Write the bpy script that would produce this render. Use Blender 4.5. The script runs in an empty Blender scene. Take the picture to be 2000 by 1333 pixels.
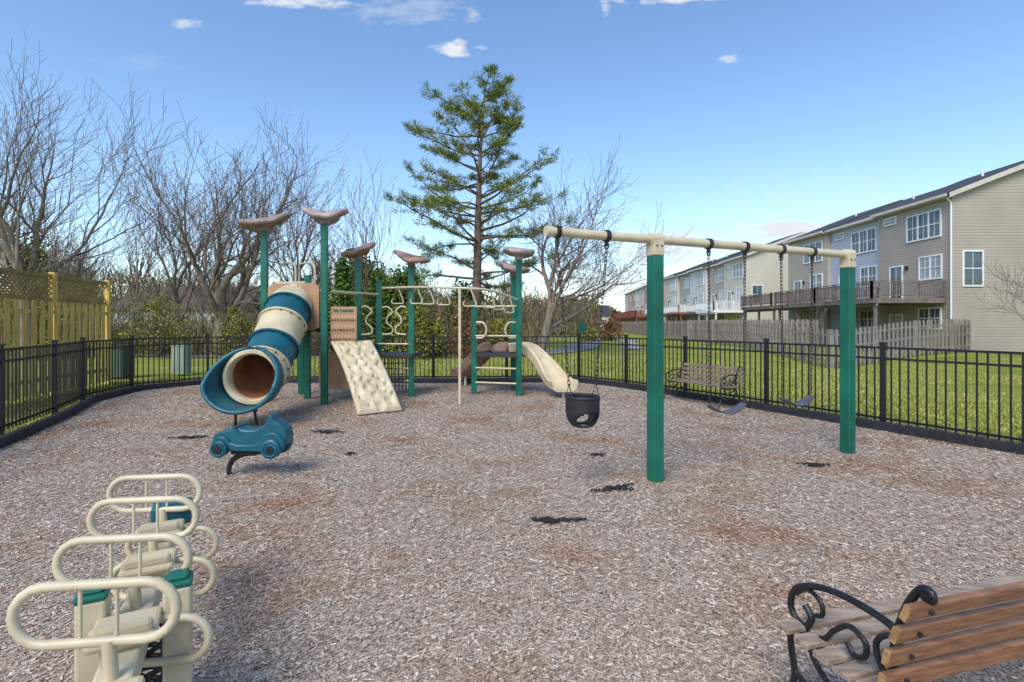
import bpy, math, random, bmesh
import numpy as np
from mathutils import Vector, Matrix, noise as mnoise
random.seed(4); rng = np.random.default_rng(5)
V = Vector; PI = math.pi; R = math.radians
scene = bpy.context.scene
COL = scene.collection
ORG = {}

# ------------------------------------------------------------------ materials
def newmat(name):
    m = bpy.data.materials.new(name); m.use_nodes = True
    return m, m.node_tree, m.node_tree.nodes, m.node_tree.links, m.node_tree.nodes['Principled BSDF']
def ramp(n, stops):
    r = n.new('ShaderNodeValToRGB'); e = r.color_ramp.elements
    while len(e) < len(stops): e.new(0.5)
    for i, (p, c) in enumerate(stops): e[i].position = p; e[i].color = (*c, 1)
    return r
def mat(name, c1, c2=None, scale=6, rough=0.6, metal=0, bump=0, bscale=40, spec=0.5, stretch=(1, 1, 1)):
    m, t, n, l, b = newmat(name)
    if c2 is None: c2 = tuple(x * 0.78 for x in c1)
    g = n.new('ShaderNodeNewGeometry')
    mp = n.new('ShaderNodeMapping'); mp.inputs['Scale'].default_value = stretch
    l.new(g.outputs['Position'], mp.inputs['Vector'])
    ns = n.new('ShaderNodeTexNoise'); ns.inputs['Scale'].default_value = scale; ns.inputs['Detail'].default_value = 6
    l.new(mp.outputs[0], ns.inputs['Vector'])
    r = ramp(n, [(0.32, c2), (0.66, c1)]); l.new(ns.outputs['Fac'], r.inputs[0])
    l.new(r.outputs[0], b.inputs['Base Color'])
    b.inputs['Roughness'].default_value = rough; b.inputs['Metallic'].default_value = metal
    b.inputs['Specular IOR Level'].default_value = spec
    if bump:
        n2 = n.new('ShaderNodeTexNoise'); n2.inputs['Scale'].default_value = bscale; n2.inputs['Detail'].default_value = 4
        l.new(mp.outputs[0], n2.inputs['Vector'])
        bp = n.new('ShaderNodeBump'); bp.inputs['Strength'].default_value = bump; bp.inputs['Distance'].default_value = 0.02
        l.new(n2.outputs['Fac'], bp.inputs['Height']); l.new(bp.outputs[0], b.inputs['Normal'])
    return m
def island_mat(name, stops, patch=None, pscale=0.6, rough=0.9):
    m, t, n, l, b = newmat(name)
    g = n.new('ShaderNodeNewGeometry')
    r = ramp(n, stops); l.new(g.outputs['Random Per Island'], r.inputs[0])
    out = r.outputs[0]
    if patch:
        ns = n.new('ShaderNodeTexNoise'); ns.inputs['Scale'].default_value = pscale; ns.inputs['Detail'].default_value = 6; ns.inputs['Roughness'].default_value = 0.65
        l.new(g.outputs['Position'], ns.inputs['Vector'])
        pr = ramp(n, [(0.50, (0, 0, 0)), (0.70, (1, 1, 1))]); l.new(ns.outputs['Fac'], pr.inputs[0])
        mx = n.new('ShaderNodeMix'); mx.data_type = 'RGBA'; mx.blend_type = 'MULTIPLY'
        l.new(pr.outputs[0], mx.inputs[0]); l.new(out, mx.inputs[6]); mx.inputs[7].default_value = (*patch, 1)
        out = mx.outputs[2]
    l.new(out, b.inputs['Base Color']); b.inputs['Roughness'].default_value = rough
    b.inputs['Specular IOR Level'].default_value = 0.2
    return m
def siding_mat(name, c):
    m, t, n, l, b = newmat(name)
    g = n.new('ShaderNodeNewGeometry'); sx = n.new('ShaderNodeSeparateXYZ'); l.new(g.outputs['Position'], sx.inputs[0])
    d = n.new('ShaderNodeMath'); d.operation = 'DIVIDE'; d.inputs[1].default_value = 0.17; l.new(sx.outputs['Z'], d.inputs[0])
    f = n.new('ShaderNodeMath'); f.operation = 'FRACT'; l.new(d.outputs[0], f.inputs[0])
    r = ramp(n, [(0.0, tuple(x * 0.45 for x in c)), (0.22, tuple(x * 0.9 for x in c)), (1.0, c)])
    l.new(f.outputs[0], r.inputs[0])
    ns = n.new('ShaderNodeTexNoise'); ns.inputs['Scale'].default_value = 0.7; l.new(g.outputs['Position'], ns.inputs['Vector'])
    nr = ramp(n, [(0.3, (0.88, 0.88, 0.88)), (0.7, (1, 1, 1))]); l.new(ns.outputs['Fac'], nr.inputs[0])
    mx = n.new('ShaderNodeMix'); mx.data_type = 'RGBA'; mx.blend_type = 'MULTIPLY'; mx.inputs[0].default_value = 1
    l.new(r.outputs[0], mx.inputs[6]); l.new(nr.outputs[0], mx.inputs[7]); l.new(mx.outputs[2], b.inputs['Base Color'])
    bp = n.new('ShaderNodeBump'); bp.inputs['Strength'].default_value = 0.5; bp.inputs['Distance'].default_value = 0.02
    l.new(f.outputs[0], bp.inputs['Height']); l.new(bp.outputs[0], b.inputs['Normal'])
    b.inputs['Roughness'].default_value = 0.7
    return m

M = {}
M['green'] = mat('green_paint', (0.004, 0.15, 0.095), (0.003, 0.085, 0.055), 3, 0.42, bump=0.05)
M['cream'] = mat('cream_paint', (0.64, 0.56, 0.38), (0.50, 0.42, 0.28), 5, 0.42)
M['cream_plastic'] = mat('cream_plastic', (0.66, 0.56, 0.37), (0.48, 0.39, 0.24), 3, 0.5, bump=0.1, bscale=90)
M['teal'] = mat('teal_plastic', (0.008, 0.115, 0.15), (0.005, 0.07, 0.10), 3, 0.38, bump=0.06, bscale=120)
M['tan'] = mat('tan_panel', (0.45, 0.27, 0.15), (0.35, 0.20, 0.11), 3, 0.5)
M['mauve'] = mat('mauve_plastic', (0.36, 0.27, 0.235), (0.20, 0.135, 0.11), 5, 0.5, bump=0.15, bscale=30)
M['mauve_brown'] = mat('brown_plastic', (0.34, 0.22, 0.155), (0.19, 0.11, 0.075), 5, 0.5, bump=0.15, bscale=30)
M['mauve_pale'] = mat('pale_mauve_plastic', (0.44, 0.36, 0.34), (0.28, 0.21, 0.195), 5, 0.5, bump=0.15, bscale=30)
M['orange_glow'] = mat('orange_tube_glow', (0.42, 0.17, 0.075), (0.24, 0.09, 0.04), 3, 0.5)  # light coming through the tan tube plastic, painted as an orange inside colour
M['black'] = mat('black_metal', (0.012, 0.012, 0.014), None, 5, 0.45)
M['iron'] = mat('cast_iron', (0.014, 0.014, 0.017), (0.006, 0.006, 0.007), 20, 0.33, bump=0.25, bscale=120)
M['rubber'] = mat('black_rubber', (0.018, 0.018, 0.022), None, 9, 0.6)
M['belt'] = mat('grey_belt', (0.10, 0.10, 0.125), (0.05, 0.05, 0.06), 9, 0.5)
M['edging'] = mat('edging_plastic', (0.024, 0.025, 0.032), (0.013, 0.013, 0.018), 8, 0.6, bump=0.3, bscale=30)
M['darkdeck'] = mat('dark_deck', (0.045, 0.03, 0.035), None, 8, 0.6)
M['steel'] = mat('steel_chain', (0.075, 0.07, 0.066), (0.03, 0.028, 0.027), 20, 0.5, metal=0.6)
M['ink'] = mat('ink', (0.05, 0.025, 0.015), None, 8, 0.7)
M['inkgreen'] = mat('green_ink', (0.01, 0.12, 0.07), None, 8, 0.7)
M['hand'] = mat('hand_icon', (0.66, 0.44, 0.27), None, 8, 0.7)
M['bench_seat'] = mat('weathered_slats', (0.40, 0.31, 0.235), (0.20, 0.145, 0.105), 9, 0.65, bump=0.25, bscale=30, stretch=(1, 6, 6))
M['bench_back'] = mat('brown_slats', (0.30, 0.145, 0.065), (0.14, 0.06, 0.03), 6, 0.42, bump=0.22, bscale=30, stretch=(1.0, 6, 14))
M['bench_end'] = mat('slat_end', (0.46, 0.27, 0.11), (0.22, 0.11, 0.042), 30, 0.6)
M['far_slats'] = mat('far_slats', (0.24, 0.18, 0.135), (0.13, 0.09, 0.07), 9, 0.7)
M['yellow_wood'] = mat('treated_wood', (0.78, 0.52, 0.13), (0.52, 0.33, 0.075), 3, 0.75, bump=0.4, bscale=20, stretch=(4, 4, 0.6))
M['lattice_wood'] = mat('lattice_wood', (0.36, 0.235, 0.07), (0.20, 0.125, 0.04), 3, 0.8)
M['grey_wood'] = mat('grey_wood', (0.34, 0.30, 0.255), (0.16, 0.135, 0.115), 4, 0.85, bump=0.4, bscale=20, stretch=(4, 4, 0.5))
M['deck_wood'] = mat('deck_wood', (0.22, 0.175, 0.145), (0.11, 0.085, 0.07), 3, 0.85)
M['deck_red'] = mat('deck_red', (0.25, 0.075, 0.045), None, 3, 0.8)
M['white'] = mat('white_trim', (0.80, 0.80, 0.78), (0.72, 0.72, 0.70), 3, 0.5)
M['almond'] = mat('almond_trim', (0.62, 0.57, 0.48), None, 3, 0.5)
M['glass'] = mat('window_glass', (0.10, 0.135, 0.17), (0.04, 0.055, 0.07), 1.2, 0.08)
M['blind'] = mat('window_blind', (0.40, 0.42, 0.43), (0.25, 0.27, 0.28), 2, 0.35)
M['shingle'] = mat('dark_shingle', (0.055, 0.058, 0.07), (0.03, 0.031, 0.038), 5, 0.9, bump=0.5, bscale=9)
M['shingle2'] = mat('brown_shingle', (0.12, 0.085, 0.065), None, 5, 0.9)
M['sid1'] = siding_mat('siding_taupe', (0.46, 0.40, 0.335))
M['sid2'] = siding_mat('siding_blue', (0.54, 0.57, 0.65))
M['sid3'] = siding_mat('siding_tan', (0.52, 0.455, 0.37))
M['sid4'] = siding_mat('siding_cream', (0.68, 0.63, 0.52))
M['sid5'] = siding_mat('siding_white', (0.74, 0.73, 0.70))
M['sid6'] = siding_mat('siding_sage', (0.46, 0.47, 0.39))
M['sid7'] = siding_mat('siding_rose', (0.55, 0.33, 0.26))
M['bark'] = mat('grey_bark', (0.28, 0.225, 0.175), (0.12, 0.093, 0.073), 3, 0.9, bump=0.8, bscale=9, stretch=(3, 3, 0.6))
M['twig'] = mat('twigs', (0.20, 0.152, 0.117), (0.11, 0.082, 0.063), 2, 0.9)
M['twigred'] = mat('red_twigs', (0.21, 0.115, 0.086), (0.12, 0.066, 0.05), 2, 0.9)
M['pinebark'] = mat('pine_bark', (0.22, 0.155, 0.11), (0.09, 0.063, 0.046), 3, 0.9, bump=0.8, bscale=9)
M['needles'] = island_mat('needles', [(0, (0.05, 0.085, 0.02)), (0.5, (0.15, 0.20, 0.04)), (1, (0.33, 0.36, 0.085))])
M['ever'] = island_mat('evergreen_leaves', [(0, (0.025, 0.055, 0.014)), (0.6, (0.08, 0.145, 0.022)), (1, (0.19, 0.25, 0.04))])
M['spring'] = island_mat('spring_leaves', [(0, (0.11, 0.11, 0.022)), (0.6, (0.23, 0.22, 0.04)), (1, (0.38, 0.35, 0.07))])
M['brownleaf'] = island_mat('brown_leaves', [(0, (0.10, 0.05, 0.02)), (0.6, (0.22, 0.12, 0.05)), (1, (0.34, 0.21, 0.09))])
M['bud'] = island_mat('red_buds', [(0, (0.20, 0.05, 0.04)), (1, (0.30, 0.11, 0.07))])
M['brush'] = island_mat('brush', [(0, (0.09, 0.06, 0.04)), (0.5, (0.20, 0.14, 0.095)), (0.82, (0.19, 0.19, 0.05)), (1, (0.34, 0.27, 0.18))])
M['grassblade'] = island_mat('grass_blades', [(0, (0.15, 0.18, 0.03)), (0.5, (0.32, 0.34, 0.065)), (0.85, (0.44, 0.41, 0.12)), (1, (0.52, 0.46, 0.22))])
M['chips'] = island_mat('wood_chips', [(0, (0.16, 0.105, 0.07)), (0.13, (0.31, 0.225, 0.16)), (0.5, (0.47, 0.375, 0.29)), (0.8, (0.57, 0.475, 0.385)), (1, (0.70, 0.61, 0.52))], (0.80, 0.56, 0.41), 0.8, 0.8)
M['scrap'] = mat('black_fabric', (0.02, 0.02, 0.022), None, 9, 0.8)
M['asphalt'] = mat('asphalt', (0.24, 0.24, 0.245), (0.18, 0.18, 0.185), 3, 0.9)
M['concrete'] = mat('concrete', (0.42, 0.40, 0.36), (0.33, 0.31, 0.28), 2, 0.9)
M['utility'] = mat('utility_green', (0.30, 0.36, 0.27), None, 2, 0.6)
M['utility2'] = mat('utility_dark', (0.06, 0.10, 0.055), None, 2, 0.6)
M['carwhite'] = mat('car_white', (0.7, 0.7, 0.72), None, 1, 0.3)

# mulch
m, t, n, l, b = newmat('mulch_ground')
g = n.new('ShaderNodeNewGeometry')
outs = []
for i, (rz, sc) in enumerate([(0.4, (42, 130, 40)), (1.9, (40, 125, 40))]):
    mp = n.new('ShaderNodeMapping'); mp.inputs['Rotation'].default_value = (0, 0, rz)
    mp2 = n.new('ShaderNodeMapping'); mp2.inputs['Scale'].default_value = sc
    l.new(g.outputs['Position'], mp.inputs['Vector']); l.new(mp.outputs[0], mp2.inputs['Vector'])
    vo = n.new('ShaderNodeTexVoronoi'); vo.inputs['Scale'].default_value = 1; l.new(mp2.outputs[0], vo.inputs['Vector'])
    outs.append(vo)
ns = n.new('ShaderNodeTexNoise'); ns.inputs['Scale'].default_value = 24; l.new(g.outputs['Position'], ns.inputs['Vector'])
st = ramp(n, [(0.48, (0, 0, 0)), (0.5, (1, 1, 1))]); l.new(ns.outputs['Fac'], st.inputs[0])
mx = n.new('ShaderNodeMix'); mx.data_type = 'RGBA'; l.new(st.outputs[0], mx.inputs[0]); l.new(outs[0].outputs['Color'], mx.inputs[6]); l.new(outs[1].outputs['Color'], mx.inputs[7])
cr = ramp(n, [(0.1, (0.16, 0.105, 0.07)), (0.4, (0.33, 0.245, 0.18)), (0.7, (0.46, 0.365, 0.28)), (1, (0.58, 0.485, 0.39))])
l.new(mx.outputs[2], cr.inputs[0])
n2 = n.new('ShaderNodeTexNoise'); n2.inputs['Scale'].default_value = 0.8; n2.inputs['Detail'].default_value = 6; n2.inputs['Roughness'].default_value = 0.65; l.new(g.outputs['Position'], n2.inputs['Vector'])
pr = ramp(n, [(0.50, (0, 0, 0)), (0.70, (1, 1, 1))]); l.new(n2.outputs['Fac'], pr.inputs[0])
m2 = n.new('ShaderNodeMix'); m2.data_type = 'RGBA'; m2.blend_type = 'MULTIPLY'; l.new(pr.outputs[0], m2.inputs[0]); l.new(cr.outputs[0], m2.inputs[6]); m2.inputs[7].default_value = (0.76, 0.50, 0.35, 1)
l.new(m2.outputs[2], b.inputs['Base Color']); b.inputs['Roughness'].default_value = 0.95
bp = n.new('ShaderNodeBump'); bp.inputs['Strength'].default_value = 0.6; bp.inputs['Distance'].default_value = 0.012
l.new(mx.outputs[2], bp.inputs['Height']); l.new(bp.outputs[0], b.inputs['Normal'])
M['mulch'] = m
# lawn
m, t, n, l, b = newmat('lawn')
g = n.new('ShaderNodeNewGeometry')
n1 = n.new('ShaderNodeTexNoise'); n1.inputs['Scale'].default_value = 0.35; n1.inputs['Detail'].default_value = 8; n1.inputs['Roughness'].default_value = 0.7; l.new(g.outputs['Position'], n1.inputs['Vector'])
c1 = ramp(n, [(0.3, (0.17, 0.21, 0.035)), (0.5, (0.31, 0.33, 0.065)), (0.68, (0.47, 0.42, 0.15))]); l.new(n1.outputs['Fac'], c1.inputs[0])
n2 = n.new('ShaderNodeTexNoise'); n2.inputs['Scale'].default_value = 40; n2.inputs['Detail'].default_value = 5; l.new(g.outputs['Position'], n2.inputs['Vector'])
c2 = ramp(n, [(0.3, (0.65, 0.7, 0.6)), (0.7, (1.1, 1.1, 1.05))]); l.new(n2.outputs['Fac'], c2.inputs[0])
mx = n.new('ShaderNodeMix'); mx.data_type = 'RGBA'; mx.blend_type = 'MULTIPLY'; mx.inputs[0].default_value = 1
l.new(c1.outputs[0], mx.inputs[6]); l.new(c2.outputs[0], mx.inputs[7]); l.new(mx.outputs[2], b.inputs['Base Color'])
b.inputs['Roughness'].default_value = 0.95; b.inputs['Specular IOR Level'].default_value = 0.1
bp = n.new('ShaderNodeBump'); bp.inputs['Distance'].default_value = 0.05; l.new(n2.outputs['Fac'], bp.inputs['Height']); l.new(bp.outputs[0], b.inputs['Normal'])
M['lawn'] = m

# ------------------------------------------------------------------ helpers
class MB:
    def __init__(s): s.v = []; s.f = []
    def add(s, vs, fs):
        k = len(s.v); s.v += [tuple(v) for v in vs]; s.f += [tuple(i + k for i in f) for f in fs]
    def box(s, c, sz, rz=0, mtx=None):
        x, y, z = sz[0] / 2, sz[1] / 2, sz[2] / 2
        vs = [V((a * x, b_ * y, d * z)) for a in (-1, 1) for b_ in (-1, 1) for d in (-1, 1)]
        mt = mtx if mtx is not None else Matrix.Rotation(rz, 4, 'Z')
        vs = [mt @ q + V(c) for q in vs]
        s.add(vs, [(0, 1, 3, 2), (4, 6, 7, 5), (0, 4, 5, 1), (2, 3, 7, 6), (0, 2, 6, 4), (1, 5, 7, 3)])
        return s
    def bar(s, p0, p1, w, h, up=(0, 0, 1)):
        p0, p1 = V(p0), V(p1); d = (p1 - p0); L = d.length; d.normalize()
        u = V(up); sd = d.cross(u)
        if sd.length < 1e-4: sd = d.cross(V((1, 0, 0)))
        sd.normalize(); u = sd.cross(d)
        mt = Matrix((d, sd, u)).transposed().to_4x4()
        return s.box((p0 + p1) / 2, (L, w, h), mtx=mt)
    def tube(s, pts, r, n=8, closed=False, cap=True, sq=1.0):
        pts = [V(p) for p in pts]; m_ = len(pts)
        rs = r if isinstance(r, (list, tuple)) else [r] * m_
        nrm = None; vs = []
        for i in range(m_):
            if closed: tg = pts[(i + 1) % m_] - pts[i - 1]
            else: tg = pts[min(i + 1, m_ - 1)] - pts[max(i - 1, 0)]
            if tg.length < 1e-9: tg = V((0, 0, 1))
            tg.normalize()
            if nrm is None:
                a = V((0, 0, 1)) if abs(tg.z) < 0.9 else V((1, 0, 0))
                nrm = a - tg * a.dot(tg)
            else: nrm = nrm - tg * nrm.dot(tg)
            nrm.normalize(); bn = tg.cross(nrm)
            for k in range(n):
                a = 2 * PI * k / n
                vs.append(pts[i] + (nrm * math.cos(a) + bn * math.sin(a) * sq) * rs[i])
        fs = []
        for i in range(m_ if closed else m_ - 1):
            j = (i + 1) % m_
            for k in range(n):
                k2 = (k + 1) % n
                fs.append((i * n + k, i * n + k2, j * n + k2, j * n + k))
        if cap and not closed:
            fs.append(tuple(range(n - 1, -1, -1))); fs.append(tuple((m_ - 1) * n + k for k in range(n)))
        s.add(vs, fs); return s
    def cyl(s, p0, p1, r0, r1=None, n=12): return s.tube([p0, p1], [r0, r0 if r1 is None else r1], n)
    def prism(s, poly, fn, t0, t1):
        k = len(poly)
        vs = [fn(a, b_, t0) for a, b_ in poly] + [fn(a, b_, t1) for a, b_ in poly]
        fs = [tuple(range(k)), tuple(range(2 * k - 1, k - 1, -1))]
        fs += [(i, i + k, (i + 1) % k + k, (i + 1) % k) for i in range(k)]
        s.add(vs, fs); return s
    def grid(s, fn, nu, nv, skip=None):
        vs = [fn(i / nu, j / nv) for i in range(nu + 1) for j in range(nv + 1)]
        fs = []
        for i in range(nu):
            for j in range(nv):
                if skip and skip((i + .5) / nu, (j + .5) / nv): continue
                a = i * (nv + 1) + j; fs.append((a, a + 1, a + nv + 2, a + nv + 1))
        s.add(vs, fs); return s
    def build(s, name, m, parent=None, smooth=False, bevel=0, solid=0, sub=0, local=False):
        off = V((0, 0, 0))
        if parent is not None and not local: off = ORG.get(parent.name, off)
        me = bpy.data.meshes.new(name)
        me.from_pydata([(x - off.x, y - off.y, z - off.z) for x, y, z in s.v], [], s.f); me.update()
        o = bpy.data.objects.new(name, me); COL.objects.link(o); me.materials.append(m)
        bm = bmesh.new(); bm.from_mesh(me); bmesh.ops.recalc_face_normals(bm, faces=bm.faces); bm.to_mesh(me); bm.free()
        if parent is not None: o.parent = parent; ORG[o.name] = off
        if smooth:
            me.polygons.foreach_set('use_smooth', [True] * len(me.polygons))
            if smooth != 'all':
                try: me.set_sharp_from_angle(angle=R(40))
                except Exception: pass
        if solid:
            q = o.modifiers.new('s', 'SOLIDIFY'); q.thickness = solid; q.offset = 0
        if bevel:
            q = o.modifiers.new('b', 'BEVEL'); q.width = bevel; q.segments = 2; q.limit_method = 'ANGLE'
        if sub:
            q = o.modifiers.new('u', 'SUBSURF'); q.levels = sub; q.render_levels = sub
        return o
def tag(o, label=None, cat=None, group=None, kind=None):
    if label: o['label'] = label
    if cat: o['category'] = cat
    if group: o['group'] = group
    if kind: o['kind'] = kind
    return o
def empty(name, loc, label, cat, group=None, rz=0):
    o = bpy.data.objects.new(name, None); COL.objects.link(o); o.location = loc; o.rotation_euler = (0, 0, rz)
    o.empty_display_size = 0.2
    ORG[o.name] = V(loc); return tag(o, label, cat, group)
def npmesh(name, Vv, F, m, parent=None):
    me = bpy.data.meshes.new(name); me.vertices.add(len(Vv)); me.vertices.foreach_set('co', Vv.astype(np.float32).ravel())
    k = F.shape[1]; me.loops.add(F.size); me.loops.foreach_set('vertex_index', F.astype(np.int32).ravel())
    me.polygons.add(len(F)); me.polygons.foreach_set('loop_start', np.arange(0, F.size, k, dtype=np.int32))
    me.update(calc_edges=True); me.materials.append(m)
    o = bpy.data.objects.new(name, me); COL.objects.link(o)
    if parent is not None: o.parent = parent
    return o
def quads(P, A, B):
    N = len(P); Vv = np.empty((N, 4, 3)); Vv[:, 0] = P - A - B; Vv[:, 1] = P + A - B; Vv[:, 2] = P + A + B; Vv[:, 3] = P - A + B
    return Vv.reshape(-1, 3), np.arange(N * 4).reshape(N, 4)
def rand_dirs(N):
    d = rng.normal(size=(N, 3)); return d / np.linalg.norm(d, axis=1, keepdims=True)
def leafquads(P, size, aspect=0.6):
    N = len(P); a = rand_dirs(N); c = rand_dirs(N); b_ = np.cross(a, c); b_ /= np.linalg.norm(b_, axis=1, keepdims=True) + 1e-9
    sz = size * rng.uniform(0.6, 1.3, (N, 1)); return quads(P, a * sz, b_ * sz * aspect)
def smoothpts(pts, k=5, closed=False):
    pts = [V(p) for p in pts]; n_ = len(pts); out = []
    rngi = range(n_) if closed else range(n_ - 1)
    for i in rngi:
        if closed: p0, p1, p2, p3 = pts[i - 1], pts[i], pts[(i + 1) % n_], pts[(i + 2) % n_]
        else: p0, p1, p2, p3 = pts[max(i - 1, 0)], pts[i], pts[i + 1], pts[min(i + 2, n_ - 1)]
        for j in range(k):
            t_ = j / k; out.append(0.5 * ((2 * p1) + (p2 - p0) * t_ + (2 * p0 - 5 * p1 + 4 * p2 - p3) * t_ ** 2 + (3 * p1 - p0 - 3 * p2 + p3) * t_ ** 3))
    if not closed: out.append(pts[-1])
    return out
def stadium(c, rt, up, w, h, n_=8):
    c, rt, up = V(c), V(rt), V(up); r_ = h / 2; out = []
    for sgn, a0 in ((1, -PI / 2), (-1, PI / 2)):
        for k in range(n_ + 1):
            a = a0 + PI * k / n_
            out.append(c + rt * (sgn * (w / 2 - r_)) + rt * (r_ * math.cos(a)) + up * (r_ * math.sin(a)))
    return out
def gp(px, py, z=0):
    D = (1.6 - z) * 1000 / (py - 632); return V(((px - 1000) / 1000 * D, D, z))
def g(x, y): return -0.55 * math.exp(-(((x - 15) / 5) ** 2 + ((y - 23) / 7) ** 2))

# ------------------------------------------------------------------ camera, light, world
cd = bpy.data.cameras.new('camera'); cam = bpy.data.objects.new('camera', cd); COL.objects.link(cam); scene.camera = cam
cam.location = (0, 0, 1.6); cam.rotation_euler = (R(90), 0, 0); cd.lens = 18; cd.sensor_width = 36; cd.shift_y = -0.01725; cd.clip_end = 4000; cd.clip_start = 0.05
sund = V((-0.28, -0.62, 0.73)).normalized()
ld = bpy.data.lights.new('sun', 'SUN'); lo = bpy.data.objects.new('sun', ld); COL.objects.link(lo)
ld.energy = 3.1; ld.angle = R(30); ld.color = (1.0, 0.94, 0.85); lo.rotation_euler = sund.to_track_quat('Z', 'Y').to_euler()
w = bpy.data.worlds.new('World'); scene.world = w; w.use_nodes = True
n = w.node_tree.nodes; l = w.node_tree.links; bg = n['Background']
sky = n.new('ShaderNodeTexSky'); sky.sky_type = 'NISHITA'; sky.sun_disc = False
sky.sun_elevation = math.asin(sund.z); sky.sun_rotation = math.atan2(sund.x, sund.y) % (2 * PI)
sky.air_density = 1.0; sky.dust_density = 0.6; sky.ozone_density = 1.8
bg.inputs['Strength'].default_value = 0.15
tc = n.new('ShaderNodeTexCoord'); sp = n.new('ShaderNodeSeparateXYZ'); l.new(tc.outputs['Generated'], sp.inputs[0])
def mth(op, a, b_=None, clamp=False):
    q = n.new('ShaderNodeMath'); q.operation = op; q.use_clamp = clamp
    for i, x in enumerate((a, b_)):
        if x is None: continue
        if isinstance(x, (int, float)): q.inputs[i].default_value = x
        else: l.new(x, q.inputs[i])
    return q.outputs[0]
yy = mth('MAXIMUM', sp.outputs['Y'], 0.02); uu = mth('DIVIDE', sp.outputs['X'], yy); ww = mth('DIVIDE', sp.outputs['Z'], yy)
cb = n.new('ShaderNodeCombineXYZ'); l.new(uu, cb.inputs[0]); l.new(mth('MULTIPLY', ww, 2.5), cb.inputs[1])
cn = n.new('ShaderNodeTexNoise'); cn.inputs['Scale'].default_value = 22; cn.inputs['Detail'].default_value = 7; cn.inputs['Roughness'].default_value = 0.6; l.new(cb.outputs[0], cn.inputs['Vector'])
nz = mth('MULTIPLY', mth('SUBTRACT', cn.outputs['Fac'], 0.5), 3.2)
tot = None
for (px, py, a, b_, k, of) in [(890, 97, 62, 17, 1.0, .9), (1535, 450, 90, 20, 1.0, 1.3), (1480, 490, 190, 26, 0.55, 1.2), (362, 48, 40, 12, .6, .9), (1425, 115, 34, 10, .55, .9), (600, 4, 120, 18, .9, .9), (800, 20, 150, 34, .3, .9), (1320, -2, 130, 14, .9, .9), (926, 24, 20, 20, .4, .9), (1182, 16, 12, 24, .5, .9), (1320, 484, 130, 34, 0.8, 1.2), (1650, 400, 300, 60, 0.22, 1.2), (1000, 430, 500, 50, 0.15, .9), (1250, 550, 220, 34, .6, 1.2), (260, 120, 110, 20, .1, .9)]:
    du = mth('DIVIDE', mth('SUBTRACT', uu, (px - 1000) / 1000), a / 1000); dw = mth('DIVIDE', mth('SUBTRACT', ww, (632 - py) / 1000), b_ / 1000)
    dist = mth('SQRT', mth('ADD', mth('MULTIPLY', du, du), mth('MULTIPLY', dw, dw)))
    mk = mth('MULTIPLY', mth('MULTIPLY', mth('ADD', mth('SUBTRACT', of, dist), nz), 1.3, True), k)
    tot = mk if tot is None else mth('MAXIMUM', tot, mk)
tot = mth('MULTIPLY', tot, mth('GREATER_THAN', sp.outputs['Y'], 0.05))
hs = n.new('ShaderNodeHueSaturation'); hs.inputs['Saturation'].default_value = 1.10; hs.inputs['Value'].default_value = 1.62; l.new(sky.outputs[0], hs.inputs['Color'])
mx = n.new('ShaderNodeMix'); mx.data_type = 'RGBA'; l.new(tot, mx.inputs[0]); l.new(hs.outputs[0], mx.inputs[6]); mx.inputs[7].default_value = (5.6, 5.8, 6.2, 1)
l.new(mx.outputs[2], bg.inputs['Color'])
scene.view_settings.view_transform = 'Standard'; scene.view_settings.look = 'None'; scene.view_settings.exposure = 0

# ------------------------------------------------------------------ ground
N = 150; k = 6.2
ax = np.sinh(np.linspace(-k, k, N)) / math.sinh(k) * 1600
gx = np.sort(np.concatenate([ax[np.abs(ax) > 34], np.arange(-34, 34.1, 1.0)])); gy = gx + 20
Vv = np.array([(x, y, g(x, y) - 0.012) for x in gx for y in gy]); ny = len(gy); nx = len(gx)
F = np.array([(i * ny + j, (i + 1) * ny + j, (i + 1) * ny + j + 1, i * ny + j + 1) for i in range(nx - 1) for j in range(ny - 1)])
tag(npmesh('ground', Vv, F, M['lawn']), kind='structure')
FP = [(7.9, 3.2), (7.3, 4.5), (6.55, 6.1), (5.71, 7.88), (4.82, 9.7), (3.86, 11.4), (2.9, 13.0), (1.86, 14.25), (-0.15, 14.1), (-2.15, 14.0), (-4.2, 14.0), (-6.2, 13.95), (-8.2, 13.8), (-9.13, 12.3), (-8.77, 10.46), (-7.95, 8.9), (-7.17, 7.17), (-6.4, 5.4), (-5.7, 3.7)]
cx, cy = 0, 8
def inset(p, d): v = V((cx - p[0], cy - p[1])); v.normalize(); return (p[0] + v.x * d, p[1] + v.y * d)
MP = [inset(p, 0.35) for p in FP]
poly = [(8.2, -3)] + MP + [(-5.5, -3)]
mb = MB(); mb.add([(x, y, 0.0) for x, y in poly], [tuple(range(len(poly)))])
tag(mb.build('mulch_ground', M['mulch']), kind='structure')
def inside(X, Y):
    res = np.zeros(len(X), bool); j = len(poly) - 1
    for i in range(len(poly)):
        xi, yi = poly[i]; xj, yj = poly[j]
        c = ((yi > Y) != (yj > Y)) & (X < (xj - xi) * (Y - yi) / (yj - yi + 1e-12) + xi); res ^= c; j = i
    return res
NC = 480000
D = 0.7 + 13.3 * rng.uniform(0, 1, NC) ** 1.15; X = rng.uniform(-1.22, 1.22, NC) * D; ok = inside(X, D); X = X[ok]; D = D[ok]; NC = len(X)
a = rng.uniform(0, 2 * PI, NC); tl = rng.normal(0, 0.14, NC)
Lc = rng.uniform(0.005, 0.014, NC) * (D ** 0.33) * 0.85; Wc = Lc * rng.uniform(0.14, 0.36, NC)
A = np.stack([np.cos(a) * np.cos(tl), np.sin(a) * np.cos(tl), np.sin(tl)], 1)
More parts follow.
